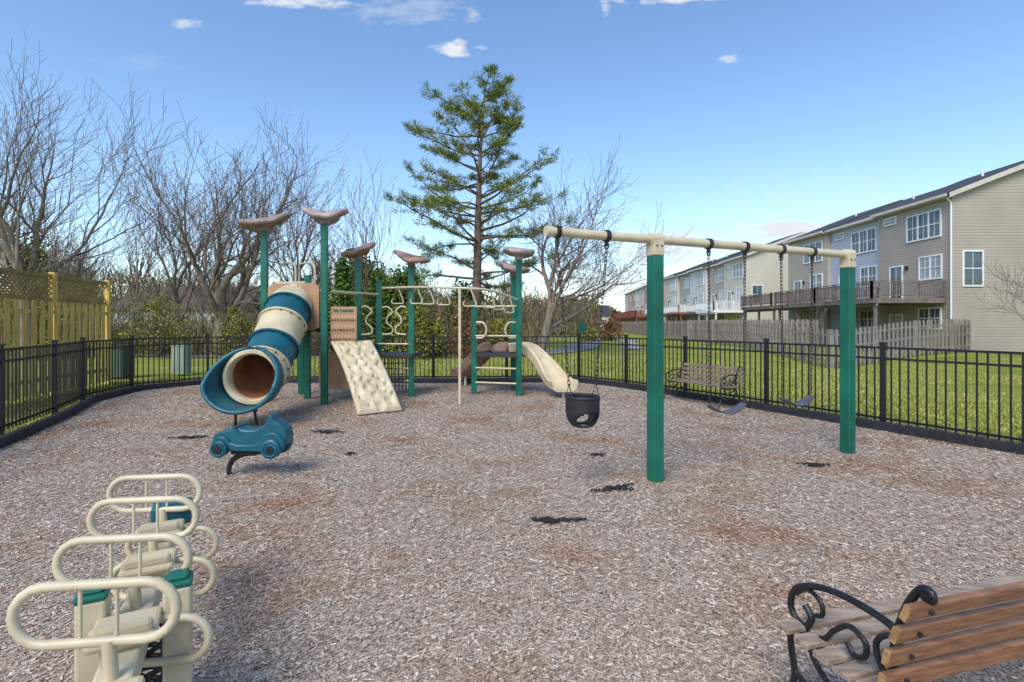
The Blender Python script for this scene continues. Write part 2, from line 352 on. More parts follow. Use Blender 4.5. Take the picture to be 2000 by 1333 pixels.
rl = rng.normal(0, 0.28, NC); Bv = np.stack([-np.sin(a) * np.cos(rl), np.cos(a) * np.cos(rl), np.sin(rl)], 1)
P = np.stack([X, D, rng.uniform(0.003, 0.008, NC)], 1)
vv, ff = quads(P, A * Lc[:, None], Bv * Wc[:, None])
tag(npmesh('wood_chips', vv, ff, M['chips']), 'grey brown wood chip mulch covering the playground floor', 'mulch', kind='stuff')

def strip(name, pts, wd, m, z):
    mb = MB(); vs = []
    for i, p in enumerate(pts):
        q = V(pts[min(i + 1, len(pts) - 1)]) - V(pts[max(i - 1, 0)]); q.normalize(); nn = V((-q.y, q.x)) * wd / 2
        for s_ in (-1, 1): vs.append((p[0] + s_ * nn.x, p[1] + s_ * nn.y, g(p[0], p[1]) + z))
    mb.add(vs, [(2 * i, 2 * i + 1, 2 * i + 3, 2 * i + 2) for i in range(len(pts) - 1)])
    return tag(mb.build(name, m), kind='structure')
sm = [(p.x, p.y) for p in smoothpts([(-40, 31, 0), (-20, 26, 0), (-8, 24.5, 0), (1, 27, 0), (5.5, 38, 0), (9.5, 65, 0), (14, 100, 0), (18, 160, 0)], 6)]
strip('path', sm, 2.2, M['asphalt'], 0.03)
strip('pavement', [(p[0] + 3.2, p[1] - 1) for p in sm[22:]], 1.1, M['concrete'], 0.035)

NG = 110000
Yg = rng.uniform(5.2, 24, NG); Xf = np.interp(Yg, [p[1] for p in FP[:8]], [p[0] for p in FP[:8]]); Xg = Xf + rng.uniform(-0.28, 1, NG) * rng.uniform(0.2, 9, NG)
Xg = np.where(Yg > 14.25, rng.uniform(-9, 18, NG), Xg)
NG2 = 22000
t_ = rng.uniform(0, 1, NG2); seg = rng.integers(7, len(FP) - 2, NG2); pf = np.array(FP)
Q = pf[seg] * (1 - t_)[:, None] + pf[seg + 1] * t_[:, None]; dv = Q - np.array([[0, 8.0]]); dv /= np.linalg.norm(dv, axis=1, keepdims=True); Q = Q + dv * rng.uniform(-0.28, 2.2, NG2)[:, None]
Xg = np.concatenate([Xg, Q[:, 0]]); Yg = np.concatenate([Yg, Q[:, 1]]); ins = inside(Xg, Yg); Xg = Xg[~ins]; Yg = Yg[~ins]; NG = len(Xg)
Zg = -0.55 * np.exp(-(((Xg - 15) / 5) ** 2 + ((Yg - 23) / 7) ** 2))
hh = rng.uniform(0.02, 0.05, NG) * (1 + 0.03 * Yg); a = rng.uniform(0, 2 * PI, NG); wd = 0.006 * (1 + 0.08 * Yg)
base = np.stack([Xg, Yg, Zg - 0.012], 1); e = np.stack([np.cos(a) * wd, np.sin(a) * wd, a * 0], 1)
tip = base + np.stack([rng.normal(0, 0.03, NG), rng.normal(0, 0.03, NG), hh], 1)
vv = np.stack([base - e, base + e, tip], 1).reshape(-1, 3)
tag(npmesh('grass', vv, np.arange(NG * 3).reshape(NG, 3), M['grassblade']), 'short yellow green lawn grass outside the playground fence', 'grass', kind='stuff')

# ------------------------------------------------------------------ black fence
fence = empty('metal_fence', (0, 14, 0), 'black metal picket fence enclosing the playground', 'fence')
for i, p in enumerate(FP):
    mb = MB(); mb.box((p[0], p[1], 0.64), (0.065, 0.065, 1.3), 0.5)
    mb.box((p[0], p[1], 1.30), (0.08, 0.08, 0.03), 0.5)
    mb.build('fence_post', M['black'], fence)
    if i == len(FP) - 1: break
    q = FP[i + 1]; mb = MB(); a_, b_ = V((p[0], p[1], 0)), V((q[0], q[1], 0)); L = (b_ - a_).length; cnt = max(3, round(L / 0.118))
    for z in (1.225, 1.06, 0.14): mb.bar(a_ + V((0, 0, z)), b_ + V((0, 0, z)), 0.03, 0.032)
    for j in range(1, cnt):
        c = a_.lerp(b_, j / cnt); mb.box((c.x, c.y, 0.645), (0.018, 0.018, 1.15), math.atan2(b_.y - a_.y, b_.x - a_.x))
    mb.build('picket_panel', M['black'], fence)
EP = [inset(p, 0.3) for p in FP]
bsegs = []
for i in range(len(EP) - 1):
    a_, b_ = V((*EP[i], 0)), V((*EP[i + 1], 0)); L = (b_ - a_).length; nn = max(1, round(L / 1.25))
    for j in range(nn): bsegs.append((a_.lerp(b_, j / nn), a_.lerp(b_, (j + 1) / nn)))
for a_, b_ in bsegs:
    mb = MB(); d = (b_ - a_).normalized(); L = (b_ - a_).length
    c = a_ + d * 0.012; e_ = b_ - d * 0.012
    mb.bar(c + V((0, 0, 0.055)), e_ + V((0, 0, 0.055)), 0.10, 0.13)
    kk = int(L / 0.13)
    for j in range(kk):
        q = a_.lerp(b_, (j + .5) / kk); mb.box((q.x, q.y, 0.125), (0.075, 0.082, 0.022), math.atan2(d.y, d.x))
    mb.box((a_.x, a_.y, 0.07), (0.10, 0.12, 0.14), math.atan2(d.y, d.x) )
    o = mb.build('border_edging', M['edging'], bevel=0.008)
    tag(o, 'black plastic edging length holding the wood chips along the metal fence', 'edging', 'edging lengths around the mulch')

# ------------------------------------------------------------------ play structure
ps = empty('play_structure', (-2.6, 10.9, 0), 'large green and cream play structure with tube slide, climbing wall and overhead rings', 'playground equipment')
def leafcap(c, rot, size, tilt, mm='mauve', sad=.62, seed=0):
    mb = MB(); c = V(c); mt = Matrix.Rotation(rot, 3, 'Z') @ Matrix.Rotation(tilt, 3, 'Y')
    def fn(u, v_):
        a = v_ * 2 * PI; rr = u * size * (1 + 0.14 * math.cos(2 * a + seed) + 0.10 * math.cos(3 * a + seed) + .04 * math.cos(7 * a)); x, y = rr * math.cos(a), rr * math.sin(a) * 0.85
        z = sad * (x * x - 1.5 * y * y) - 0.05 * u ** 3 + 0.035 * math.sin(2 * a + seed) * u * u - .012 * math.cos(6 * a) * u
        return c + mt @ V((x, y, z + 0.03))
    mb.grid(fn, 8, 36)
    o = mb.build('leaf_canopy', M[mm], ps, smooth='all', solid=0.095, sub=1)
    s_ = MB(); s_.tube([c + V((0, 0, -0.18)), c + V((0, 0, -0.10)), c + V((0, 0, -0.05)), c + V((0, 0, 0.02))], [0.085, 0.09, 0.13, 0.26], 14); s_.build('canopy_collar', M[mm], o, smooth=True)
def spost(x, y, h, cap=None, rz=0.0, name='post'):
    mb = MB(); mb.box((x, y, h / 2), (0.125, 0.125, h), rz); o = mb.build(name, M['green'], ps, bevel=0.012)
    if cap is None:
        mb = MB(); mb.box((x, y, h + 0.02), (0.14, 0.14, 0.05), rz); mb.build('post_cap', M['green'], o, bevel=0.02)
    return o
T = dict(A=(-5.05, 10.45, 3.5), B=(-3.70, 10.10, 3.58), C=(-4.34, 10.86, 2.58), Dd=(-3.32, 11.05, 3.0), E=(-2.95, 11.35, 2.52), Fp=(-2.20, 11.2, 2.88), G=(-0.86, 11.6, 2.05), Hh=(0.15, 11.3, 3.02), I=(0.04, 12.3, 2.75), J=(-4.75, 11.55, 2.58))
for key, (x, y, h) in T.items():
    spost(x, y, h, cap=('leaf' if key in ('A', 'B', 'Dd', 'Fp', 'Hh', 'I') else None), rz=0.12)
leafcap((-5.05, 10.45, 3.66), 0.2, 0.45, -0.24, 'mauve', .35, 0); leafcap((-3.70, 10.10, 3.74), 0.0, 0.43, 0.06, 'mauve_pale', .42, 1.2)
leafcap((-3.32, 11.05, 3.16), 0.3, 0.40, -0.34, 'mauve_brown', .1, 2.1); leafcap((-2.20, 11.2, 3.03), 2.7, 0.41, -0.28, 'mauve_brown', .15, .6)
leafcap((0.15, 11.3, 3.18), 3.3, 0.38, -0.16, 'mauve_pale', .2, 2.8); leafcap((0.04, 12.3, 2.92), 3.0, 0.40, -0.24, 'mauve', .2, 1.7)
def deck(poly_, z, m=M['darkdeck'], t=0.07):
    mb = MB(); mb.prism(poly_, lambda a, b_, t_: (a, b_, t_), z - t, z); return mb.build('platform', m, ps)
deck([(-5.0, 10.55), (-3.72, 10.2), (-3.38, 11.0), (-4.7, 11.5)], 1.5)
deck([(-3.63, 10.22), (-2.92, 10.55), (-2.97, 11.3), (-3.38, 11.05)], 1.16)
deck([(-2.9, 11.0), (-2.15, 10.98), (-2.1, 12.0), (-2.9, 12.1)], 0.93)
deck([(-0.82, 11.5), (0.12, 11.22), (0.12, 12.4), (-0.85, 12.6)], 0.92)
def panel(a_, b_, z0, z1, m, name='panel', t=0.025):
    a_, b_ = V((*a_, 0)), V((*b_, 0)); zc = V((0, 0, (z0 + z1) / 2)); mb = MB(); mb.bar(a_ + zc, b_ + zc, t, z1 - z0)
    return mb.build(name, m, ps, bevel=0.01)
pa, pb = V((-4.95, 10.40, 0)), V((-3.80, 10.10, 0)); dd = (pb - pa).normalized()
pc = (pa + pb) / 2 + V((0, 0, 1.93)); hw = (pb - pa).length / 2
mb = MB(); nn = 32; vs = []
for k2 in range(nn):
    a = 2 * PI * k2 / nn; ca, sa = math.cos(a), math.sin(a); q = min(hw / max(abs(ca), 1e-6), 0.47 / max(abs(sa), 1e-6))
    vs += [pc + dd * ca * 0.40 + V((0, 0, sa * 0.40)), pc + dd * ca * q + V((0, 0, sa * q))]
mb.add(vs, [(2 * i, 2 * i + 1, (2 * i + 3) % (2 * nn), (2 * i + 2) % (2 * nn)) for i in range(nn)])
mb.build('tube_entry_panel', M['tan'], ps, solid=0.03)
o = panel((-3.60, 10.16), (-3.09, 10.20), 1.2, 1.93, M['tan'], 'alphabet_panel')
def text(body, loc, size, m, parent, name='lettering'):
    cu = bpy.data.curves.new(name, 'FONT'); cu.body = body; cu.size = size; cu.extrude = 0.001; cu.align_x = 'CENTER'; cu.offset = size * .02
    ob = bpy.data.objects.new(name, cu); COL.objects.link(ob); dg = bpy.context.evaluated_depsgraph_get()
    me = bpy.data.meshes.new_from_object(ob.evaluated_get(dg)); bpy.data.objects.remove(ob); me.materials.clear(); me.materials.append(m)
    t2 = bpy.data.objects.new(name, me); COL.objects.link(t2); off = ORG[parent.name]
    t2.location = V(loc) - off; t2.rotation_euler = (PI / 2, 0, math.atan2(0.04, 0.53)); t2.parent = parent; return t2
text('Sign Language', (-3.345, 10.155, 1.84), 0.07, M['inkgreen'], o)
for row, (st_, z) in enumerate((('A B C D E F G H I', 1.645), ('J K L M N O P Q', 1.45), ('R S T U V W X Y Z', 1.255))):
    text(st_, (-3.345, 10.155, z), 0.06, M['ink'], o)
    mb = MB()
    for k2 in range(8):
        x = -3.56 + k2 * 0.06; y = 10.150 + (x + 3.60) * 0.078
        mb.box((x, y, z + 0.09), (0.026, 0.006, 0.034), 0.07)
        for q in range(random.randint(1, 4)): mb.box((x - 0.010 + q * 0.0065, y, z + 0.115), (0.0045, 0.006, 0.03), 0.07)
    mb.build('hand_signs', M['hand'], o)
panel((-4.05, 10.75), (-3.05, 10.75), 0.22, 1.0, M['tan'], 'lower_panel')
for x in (-4.95, -4.55):
    mb = MB(); mb.tube(smoothpts([(x, 10.95, 2.3), (x, 10.95, 2.72), (x + 0.05, 10.9, 2.86), (x + 0.35, 10.75, 2.86), (x + 0.42, 10.72, 2.72), (x + 0.42, 10.72, 2.3)], 5), 0.022, 8)
    mb.build('hoop_rail', M['cream'], ps, smooth=True)
mb = MB(); mb.bar((-4.95, 10.6, 2.43), (-4.2, 10.4, 2.43), 0.03, 0.05); mb.build('top_rail', M['cream'], ps)
for a_, b_ in (((-3.62, 10.2, 2.22), (-3.32, 11.0, 2.22)), ((-3.6, 10.2, 2.24), (-2.95, 11.3, 2.24))): MB().cyl(a_, b_, 0.02, n=8).build('guard_rail', M['cream'], ps, smooth=True)
for (x0_, y0_, s_) in ((-3.22, 10.95, 1), (-2.85, 11.25, 1), (-2.3, 11.1, -1)):
    mb = MB(); mb.tube(smoothpts([(x0_, y0_, 1.95), (x0_ + .12 * s_, y0_, 1.96), (x0_ + .22 * s_, y0_, 1.85), (x0_ + .12 * s_, y0_, 1.74), (x0_ + .10 * s_, y0_, 1.62), (x0_ + .22 * s_, y0_, 1.5), (x0_ + .2 * s_, y0_, 1.38), (x0_, y0_, 1.36)], 5), 0.018, 8)
    mb.build('grab_handle', M['cream'], ps, smooth=True)
mb = MB()
for r_ in range(6): mb.box((-2.55, 11.15, 0.25 + r_ * 0.12), (0.5, 0.02, 0.02))
for c_ in range(7): mb.box((-2.78 + c_ * 0.078, 11.16, 0.5), (0.02, 0.02, 0.75))
mb.build('mesh_panel', M['darkdeck'], ps)
for z in (0.35, 0.62, 1.15): MB().cyl((-2.95, 11.25, z), (-2.2, 11.15, z), 0.018, n=8).build('rung', M['cream'], ps, smooth=True)
for z in (0.27, 0.6, 1.32, 1.98): MB().cyl((-0.86, 11.57, z), (0.15, 11.27, z), 0.02, n=8).build('rung', M['cream'], ps, smooth=True)
for x0_, s_ in ((-0.80, 1), (0.08, -1)):
    mb = MB(); mb.tube(smoothpts([(x0_, 11.45, 1.62), (x0_ + .14 * s_, 11.43, 1.62), (x0_ + .22 * s_, 11.42, 1.52), (x0_ + .22 * s_, 11.42, 1.38), (x0_ + .14 * s_, 11.43, 1.28), (x0_, 11.45, 1.28)], 4), 0.022, 8)
    mb.build('grab_handle', M['cream'], ps, smooth=True)
arc = smoothpts([(-2.95, 11.35, 2.38), (-2.2, 11.05, 2.38), (-1.6, 10.5, 2.34), (-1.03, 10.15, 2.3), (-0.55, 10.3, 2.28), (-0.2, 10.8, 2.22), (0.12, 11.25, 2.12)], 8)
mb = MB(); mb.tube(arc, 0.024, 8); rail = mb.build('overhead_rail', M['cream'], ps, smooth=True)
lens = [0]
for i in range(1, len(arc)): lens.append(lens[-1] + (arc[i] - arc[i - 1]).length)
for s_ in (0.48, 1.04, 1.52, 1.98, 2.52, 2.98, 3.36, 3.72):
    if s_ > lens[-1] - .1: break
    i = max(k2 for k2 in range(len(arc)) if lens[k2] <= s_); p = arc[i].copy()
    d = V((1, .1, 0)).normalized() if s_ < 2.8 else V((.75, .6, 0)).normalized()
    mb = MB(); u_ = V((0, 0, 1)); p = p - u_ * 0.02
    pts = [p - d * .022, p + d * .022, p + d * .125 - u_ * .27, p + d * .128 - u_ * .305, p + d * .10 - u_ * .33, p - d * .10 - u_ * .33, p - d * .128 - u_ * .305, p - d * .125 - u_ * .27]
    mb.tube(pts, 0.0145, 7, closed=True); mb.build('ring_handle', M['cream'], rail, smooth=True)
MB().cyl((-1.03, 10.1, 0), (-1.03, 10.1, 2.3), 0.03, n=10).build('support_pole', M['cream'], ps, smooth=True)
# climbing slab
Tt, Bb = V((-3.22, 10.28, 1.22)), V((-2.33, 9.05, 0.02)); dn = (Bb - Tt); hv = V((dn.x, dn.y, 0)).normalized(); sd = V((-hv.y, hv.x, 0)); nrm = dn.cross(sd).normalized()
if nrm.z < 0: nrm = -nrm
rc = random.Random(3); CR = []
for _ in range(400):
    u_, v_, r_ = rc.uniform(.04, .96) * 1.94, rc.uniform(.08, .92) * .78, rc.uniform(.045, .10)
    if all(math.hypot(u_ - a, v_ - b_) > (r_ + c_) * 1.02 for a, b_, c_ in CR): CR.append((u_, v_, r_))
def climbfn(u, v_):
    p = Tt + dn * u + sd * (v_ - 0.5) * (0.80 - 0.04 * math.sin(u * PI))
    p += nrm * (0.13 * math.sin(u * PI) * 0.6)
    h_ = 0.05 + .008 * mnoise.noise(V((u * 12, v_ * 6, 0)))
    x, y = u * 1.94 + .02 * math.sin(v_ * 22), v_ * .78 + .02 * math.sin(u * 31)
    for a, b_, c_ in CR:
        q = math.hypot((x - a) * .8 if c_ > .07 else x - a, y - b_) / c_
        if q < 1: h_ -= .05 * min(1, (1 - q) * 2.2); break
    edge = min(1, min(v_, 1 - v_) / .05, min(u, 1 - u) / .03)
    return p + nrm * h_ * (edge if edge < 1 else 1)
mb = MB(); mb.grid(climbfn, 130, 60); mb.build('climbing_wall', M['cream_plastic'], ps, smooth='all', solid=0.05)
# tube slide
path = smoothpts([(-4.35, 10.2, 1.95), (-4.33, 10.0, 1.93), (-4.30, 9.72, 1.72), (-4.27, 9.38, 1.41), (-4.24, 9.02, 1.08), (-4.21, 8.70, 0.83), (-4.18, 8.42, 0.75), (-4.16, 8.22, 0.74)], 6)
LP = len(path)
mb = MB(); mb.tube(path, 0.37, 28, cap=False); ts = mb.build('tube_slide', M['orange_glow'], ps, smooth='all')  # inner skin of the tube, its orange is painted see-through light
segs = [(0, 9, 'cream_plastic'), (9, 15, 'teal'), (15, 22, 'cream_plastic'), (22, 30, 'teal'), (30, 37, 'cream_plastic'), (37, LP - 1, 'teal')]
for a0, a1, mm in segs:
    pts = path[a0:a1 + 1]; mb = MB(); mb.tube(pts, [0.395] * len(pts), 36, cap=False)
    o = mb.build('tube_section', M[mm], ts, smooth='all')
    if a0 < 37:
        d = (pts[1] - pts[0]).normalized(); fl = MB(); fl.tube([pts[0] - d * .028, pts[0] - d * .02, pts[0] + d * .02, pts[0] + d * .028], [0.38, 0.435, 0.435, 0.38], 36, cap=False); fl.build('flange', M[mm], ts, smooth=True)
        for k2 in range(14):
            a = 2 * PI * k2 / 14; e1 = V((1, 0, 0)); e2 = d.cross(e1).normalized(); c = pts[0] + e1 * .416 * math.cos(a) + e2 * .416 * math.sin(a)
            MB().cyl(c - d * .032, c + d * .038, 0.011, n=6).build('bolt', M['steel'], ts)
e0 = path[-1]; dq = V((0.1, -1, 0)).normalized(); e1 = V((1, .1, 0)).normalized()
rp_ = [(-.06, .40), (-.03, .43), (.05, .445), (.075, .43), (.075, .385), (.05, .365), (-.05, .355), (-.12, .362)]
mb = MB(); mb.grid(lambda u, v_: e0 + dq * rp_[round(u * 7)][0] + (e1 * math.cos(v_ * 2 * PI) + V((0, 0, 1)) * math.sin(v_ * 2 * PI)) * rp_[round(u * 7)][1], 7, 44); mb.build('exit_ring', M['cream_plastic'], ts, smooth=True)
mb = MB()
def scoop(u, v_):
    th = PI * (1.0 - 0.56 * min(1, u) ** 0.9); a = -PI / 2 + (v_ * 2 - 1) * th
    rr = 0.465 + 0.09 * u; c = V((-4.17 + 0.03 * u, 8.28 - 0.52 * u, 0.74))
    return c + V((math.cos(a) * rr, 0.10 * math.sin(a) * u, math.sin(a) * rr * (1 - 0.14 * u)))
mb.grid(scoop, 16, 48); sc_ = mb.build('exit_scoop', M['teal'], ts, smooth='all', solid=0.03)
rim = [scoop(u_, 0.0) for u_ in np.linspace(0.05, 1, 12)] + [scoop(1.0, v_) for v_ in np.linspace(0.03, 0.97, 24)] + [scoop(u_, 1.0) for u_ in np.linspace(1, 0.05, 12)]
MB().tube(rim, 0.034, 8).build('scoop_rim', M['teal'], ts, smooth='all')
mb = MB()
for sx_ in (-.14, .14): mb.tube([(-4.15 + sx_, 7.95, 0.30), (-4.15 + sx_ * 1.2, 8.0, 0)], 0.02, 8)
mb.bar((-4.33, 7.97, 0.24), (-3.97, 7.97, 0.24), 0.05, 0.03)
mb.build('slide_support', M['black'], ts)
def chute(pts, wd, m, name):
    pts = smoothpts(pts, 6); mb = MB(); prof = [(-.5, .16), (-.53, .20), (-.58, .17), (-.5, 0.0), (-.35, -.05), (0, -.06), (.35, -.05), (.5, 0.0), (.58, .17), (.53, .20), (.5, .16), (.42, .05), (.3, 0), (0, -.01), (-.3, 0), (-.42, .05)]
    vs = []; k_ = len(prof)
    for i, p in enumerate(pts):
        d = (pts[min(i + 1, len(pts) - 1)] - pts[max(i - 1, 0)]).normalized(); s_ = V((-d.y, d.x, 0)).normalized(); u_ = s_.cross(d); u_ = u_ if u_.z > 0 else -u_
        for a, b_ in prof: vs.append(p + s_ * a * wd + u_ * b_)
    fs = [(i * k_ + j, i * k_ + (j + 1) % k_, (i + 1) * k_ + (j + 1) % k_, (i + 1) * k_ + j) for i in range(len(pts) - 1) for j in range(k_)]
    fs += [tuple(range(k_)), tuple((len(pts) - 1) * k_ + j for j in range(k_))]
    mb.add(vs, fs); return mb.build(name, m, ps, smooth=True)
chute([(0.05, 12.0, .95), (0.35, 11.85, .93), (0.68, 11.65, .62), (0.9, 11.4, .33), (1.05, 11.1, .2), (1.13, 10.85, .2)], 0.52, M['cream_plastic'], 'slide')
chute([(-0.3, 12.3, .95), (-0.55, 12.6, .9), (-0.85, 12.9, .6), (-1.15, 13.2, .3), (-1.4, 13.4, .25)], 0.5, M['mauve_brown'], 'slide')
MB().cyl((1.1, 11.0, 0), (1.1, 11.0, 0.18), 0.03, n=8).build('slide_foot', M['cream'], ps)
MB().cyl((-1.2, 13.15, 0), (-1.2, 13.15, 0.28), 0.03, n=8).build('slide_foot', M['cream'], ps)

# ------------------------------------------------------------------ spring rider car
px0 = -3.11; SC = .94
sr = empty('spring_rider', (-2.75, 5.4, 0), 'teal car shaped spring rider on a curved black spring', 'spring rider')
def rp(a, b_, t_): return (px0 + a * SC, 5.4 + t_ * SC, .245 + (b_ - .25) * SC)
prof = [(.005, .34), (.0, .42), (.02, .465), (.08, .495), (.18, .515), (.235, .545), (.275, .55), (.31, .525), (.38, .51), (.47, .515), (.54, .54), (.585, .58), (.605, .66), (.63, .69), (.66, .675), (.675, .61), (.74, .585), (.80, .53), (.825, .43), (.81, .34), (.62, .30), (.55, .275), (.27, .275), (.2, .30)]
mb = MB(); mb.prism(prof, rp, -.10, .10)
mb.build('body', M['teal'], sr, smooth=True, bevel=0.018)
def arch(cx_, cz_, r_, a0, a1, n_=11): return [(cx_ + r_ * math.cos(a0 + (a1 - a0) * i / (n_ - 1)), cz_ + r_ * math.sin(a0 + (a1 - a0) * i / (n_ - 1))) for i in range(n_)]
fp_ = [(.27, .285)] + [(.20, .31)] + arch(.105, .345, .105, 3.0, .35) + [(.30, .355), (.46, .355)] + arch(.67, .355, .135, 2.85, -.1) + [(.79, .30), (.58, .28)]
for s_ in (-1, 1):
    mb = MB(); mb.prism(fp_, rp, s_ * .095, s_ * .130); mb.build('fender', M['teal'], sr, smooth=True, bevel=0.010)
for x, r_ in ((.105, .085), (.67, .098)):
    for s_ in (-1, 1):
        c = lambda t_: V(rp(x, .315, t_ * s_))
        mb = MB(); mb.tube([c(.10), c(.165), c(.175)], [r_, r_, r_ * .88], 28); o = mb.build('wheel', M['teal'], sr, smooth=True)
        MB().tube([c(.173), c(.188)], .040, 14).build('hub', M['black'], o, smooth=True)
        q0 = c(.177); MB().tube([q0 + V((r_ * .72 * math.cos(q), 0, r_ * .72 * math.sin(q))) for q in np.linspace(0, 2 * PI, 24, endpoint=False)], .008, 5, closed=True).build('rim', M['teal'], o, smooth=True)
MB().cyl(rp(.27, .55, -.17), rp(.27, .55, .17), 0.014, n=8).build('handle_bar', M['teal'], sr, smooth=True)
mb = MB(); mb.box((px0 + .36, 5.4, .250), (.34, .17, .022)); mb.build('mount_plate', M['black'], sr)
mb = MB(); mb.tube(smoothpts([(px0 + .42, 5.4, .235), (px0 + .28, 5.4, .22), (px0 + .17, 5.4, .165), (px0 + .125, 5.4, .07), (px0 + .135, 5.4, -.01)], 6), 0.028, 8, sq=0.45); mb.build('leaf_spring', M['black'], sr, smooth=True)

# ------------------------------------------------------------------ seesaw
ss = empty('seesaw', (-1.42, 1.9, 0), 'four seat cream seesaw with looped handles in the near left corner', 'seesaw')
bd = V((-.57, 1.05, 0)).normalized(); bs = V((bd.y, -bd.x, 0))
rt = V((0.97, 0.12, 0)).normalized(); zu = V((0, 0, 1))
def bpnt(D): return V((-1.25 - .543 * (D - 1.6), D, .44))
MB().bar(bpnt(1.15), bpnt(2.95), 0.11, 0.10).build('beam', M['cream'], ss, bevel=0.012)
for Dv, zc_, ww_ in ((1.60, .695, .47), (2.0, .67, .475), (2.45, .665, .47), (2.80, .67, .46)):
    p = bpnt(Dv); c = V((p.x - 0.05, Dv, zc_))
    mb = MB(); mb.tube(stadium(c, rt, zu, ww_, 0.18), 0.0155, 12, closed=True)
    mb.cyl(V((p.x, Dv, .48)), V((c.x + .04, Dv, zc_ - .085)), 0.02, n=10)
    for q in (-.045, .06): mb.cyl(c + rt * q + zu * .09, c + rt * q - zu * .09, 0.006, n=8)
    mb.build('handle', M['cream'], ss, smooth=True)
for i, Dv in enumerate((1.36, 1.80, 2.27, 2.63)):
    p = bpnt(Dv)
    mb = MB(); mb.tube(stadium(V((p.x + 0.0, Dv + .1, .42)), rt, zu, 0.44, 0.16), 0.0145, 12, closed=True); mb.build('footrest', M['cream'], ss, smooth=True)
for i, Dv in enumerate((1.42, 1.80, 2.30, 2.66)):
    p = bpnt(Dv); mb = MB()
    mb.bar(p + zu * .085 - bd * .10, p + zu * .085 + bd * .10, 0.20, 0.035); mb.bar(p + zu * .05 - bd * .07, p + zu * .05 + bd * .07, 0.13, 0.05); mb.bar(p + zu * .12 - bd * .09, p + zu * .12 - bd * .06, .18, .05)
    mb.build('seat', M['cream_plastic'], ss, bevel=0.015)
p = bpnt(2.80); MB().bar(p + zu * .10 + bs * .03, p + zu * .10 + bd * .14 + bs * .03, 0.19, 0.12).build('seat', M['teal'], ss, bevel=0.02)
for c in (V((-1.285, 1.97, 0)), V((-1.53, 1.87, 0))):
    a = math.atan2(bd.y, bd.x); mb = MB(); mb.box(c + zu * .30, (.092, .092, .60), a); o = mb.build('support_post', M['cream'], ss, bevel=0.01)
    mb = MB(); mb.box(c + zu * .612, (.10, .10, .026), a); mb.box(c + zu * .632, (.072, .072, .02), a); mb.build('post_cap', M['green'], o, bevel=0.012)
MB().cyl((-1.30, 1.96, .5), (-1.52, 1.87, .5), 0.02, n=10).build('pivot_axle', M['black'], ss)
for s0 in (1.72, 2.12):
    q = bpnt(s0) + bs * .02; mb = MB(); mb.tube([(q.x + .055 * math.cos(k2 * .6), q.y + .055 * math.sin(k2 * .6), .03 + k2 * .36 / 80) for k2 in range(80)], 0.011, 6)
    mb.build('coil_spring', M['black'], ss, smooth='all')

# ------------------------------------------------------------------ swing set
P1 = V((1.4545, 5.2, 0)); P2 = V((4.149, 6.33, 0)); sdir = (P2 - P1).normalized(); srz = math.atan2(sdir.y, sdir.x)
def sp_(t_): return P1 + sdir * t_
sf = empty('swing_frame', P1, 'green post swing frame with long cream top beam', 'swing frame')
for P_ in (P1, P2):
    mb = MB(); mb.box(P_ + V((0, 0, 1.15)), (.125, .125, 2.3), srz); o = mb.build('post', M['green'], sf, bevel=0.012)
    mb = MB(); mb.box(P_ + V((0, 0, 2.36)), (.132, .132, .15), srz); mb.tube([P_ + V((0, 0, 2.45)) - sdir * .075, P_ + V((0, 0, 2.45)) + sdir * .075], .066, 18); mb.build('collar', M['cream'], o, bevel=0.008)
    for s_ in (-1, 1): MB().cyl(P_ + V((0, 0, 2.38)) - V((-sdir.y, sdir.x, 0)) * .06 + sdir * .03 * s_, P_ + V((0, 0, 2.38)) - V((-sdir.y, sdir.x, 0)) * .074 + sdir * .03 * s_, .009, n=8).build('bolt', M['steel'], o)
zb = V((0, 0, 2.45)); tb0, tb1 = -1.22, 3.02
mb = MB(); mb.cyl(sp_(tb0) + zb, sp_(tb1) + zb, 0.045, n=20); beam = mb.build('top_beam', M['cream'], sf, smooth=True)
mb = MB(); mb.cyl(sp_(tb0) + zb - sdir * .02, sp_(tb0) + zb + sdir * .04, 0.052, n=20); mb.build('beam_cap', M['cream'], beam, smooth=True)
hang = [-1.12, -.58, .70, 1.22, 1.78, 2.29]
for t_ in hang:
    c = sp_(t_) + zb; mb = MB(); mb.tube([c - sdir * .022, c + sdir * .022], 0.058, 16); mb.box(c - V((0, 0, .07)), (.03, .03, .06), srz)
    mb.tube([c + V((0, 0, -.10)) + V((0, 0, 1)) * .03 * math.sin(q) + sdir * .02 * math.cos(q) for q in np.linspace(0, 2 * PI, 10, endpoint=False)], .008, 6, closed=True)
    mb.build('hanger', M['steel'], sf)
def chain(p0, p1, name, parent):
    p0, p1 = V(p0), V(p1); d = p1 - p0; L = d.length; d.normalize(); s1 = d.cross(V((sdir.y, -sdir.x, 0))).normalized(); s2 = d.cross(s1); cnt = int(L / 0.04); mb = MB()
    for i in range(cnt):
        c = p0 + d * ((i + .5) * L / cnt); s_ = s1 if i % 2 else s2
        mb.tube([c + d * .028, c + d * .018 + s_ * .012, c - d * .018 + s_ * .012, c - d * .028, c - d * .018 - s_ * .012, c + d * .018 - s_ * .012], 0.0038, 5, closed=True)
    return mb.build(name, M['steel'], parent)
perp = V((-sdir.y, sdir.x, 0))
cpt = sp_(-.85); bs_ = empty('bucket_swing', (cpt.x, cpt.y, .62), 'black rubber bucket swing hanging at the left end of the beam', 'swing')
bt = cpt + V((0, 0, .90))
chain(sp_(-1.12) + V((0, 0, 2.33)), bt - sdir * .145 + V((0, 0, .12)), 'chain', bs_); chain(sp_(-.58) + V((0, 0, 2.33)), bt + sdir * .145 + V((0, 0, .12)), 'chain', bs_)
mb = MB()
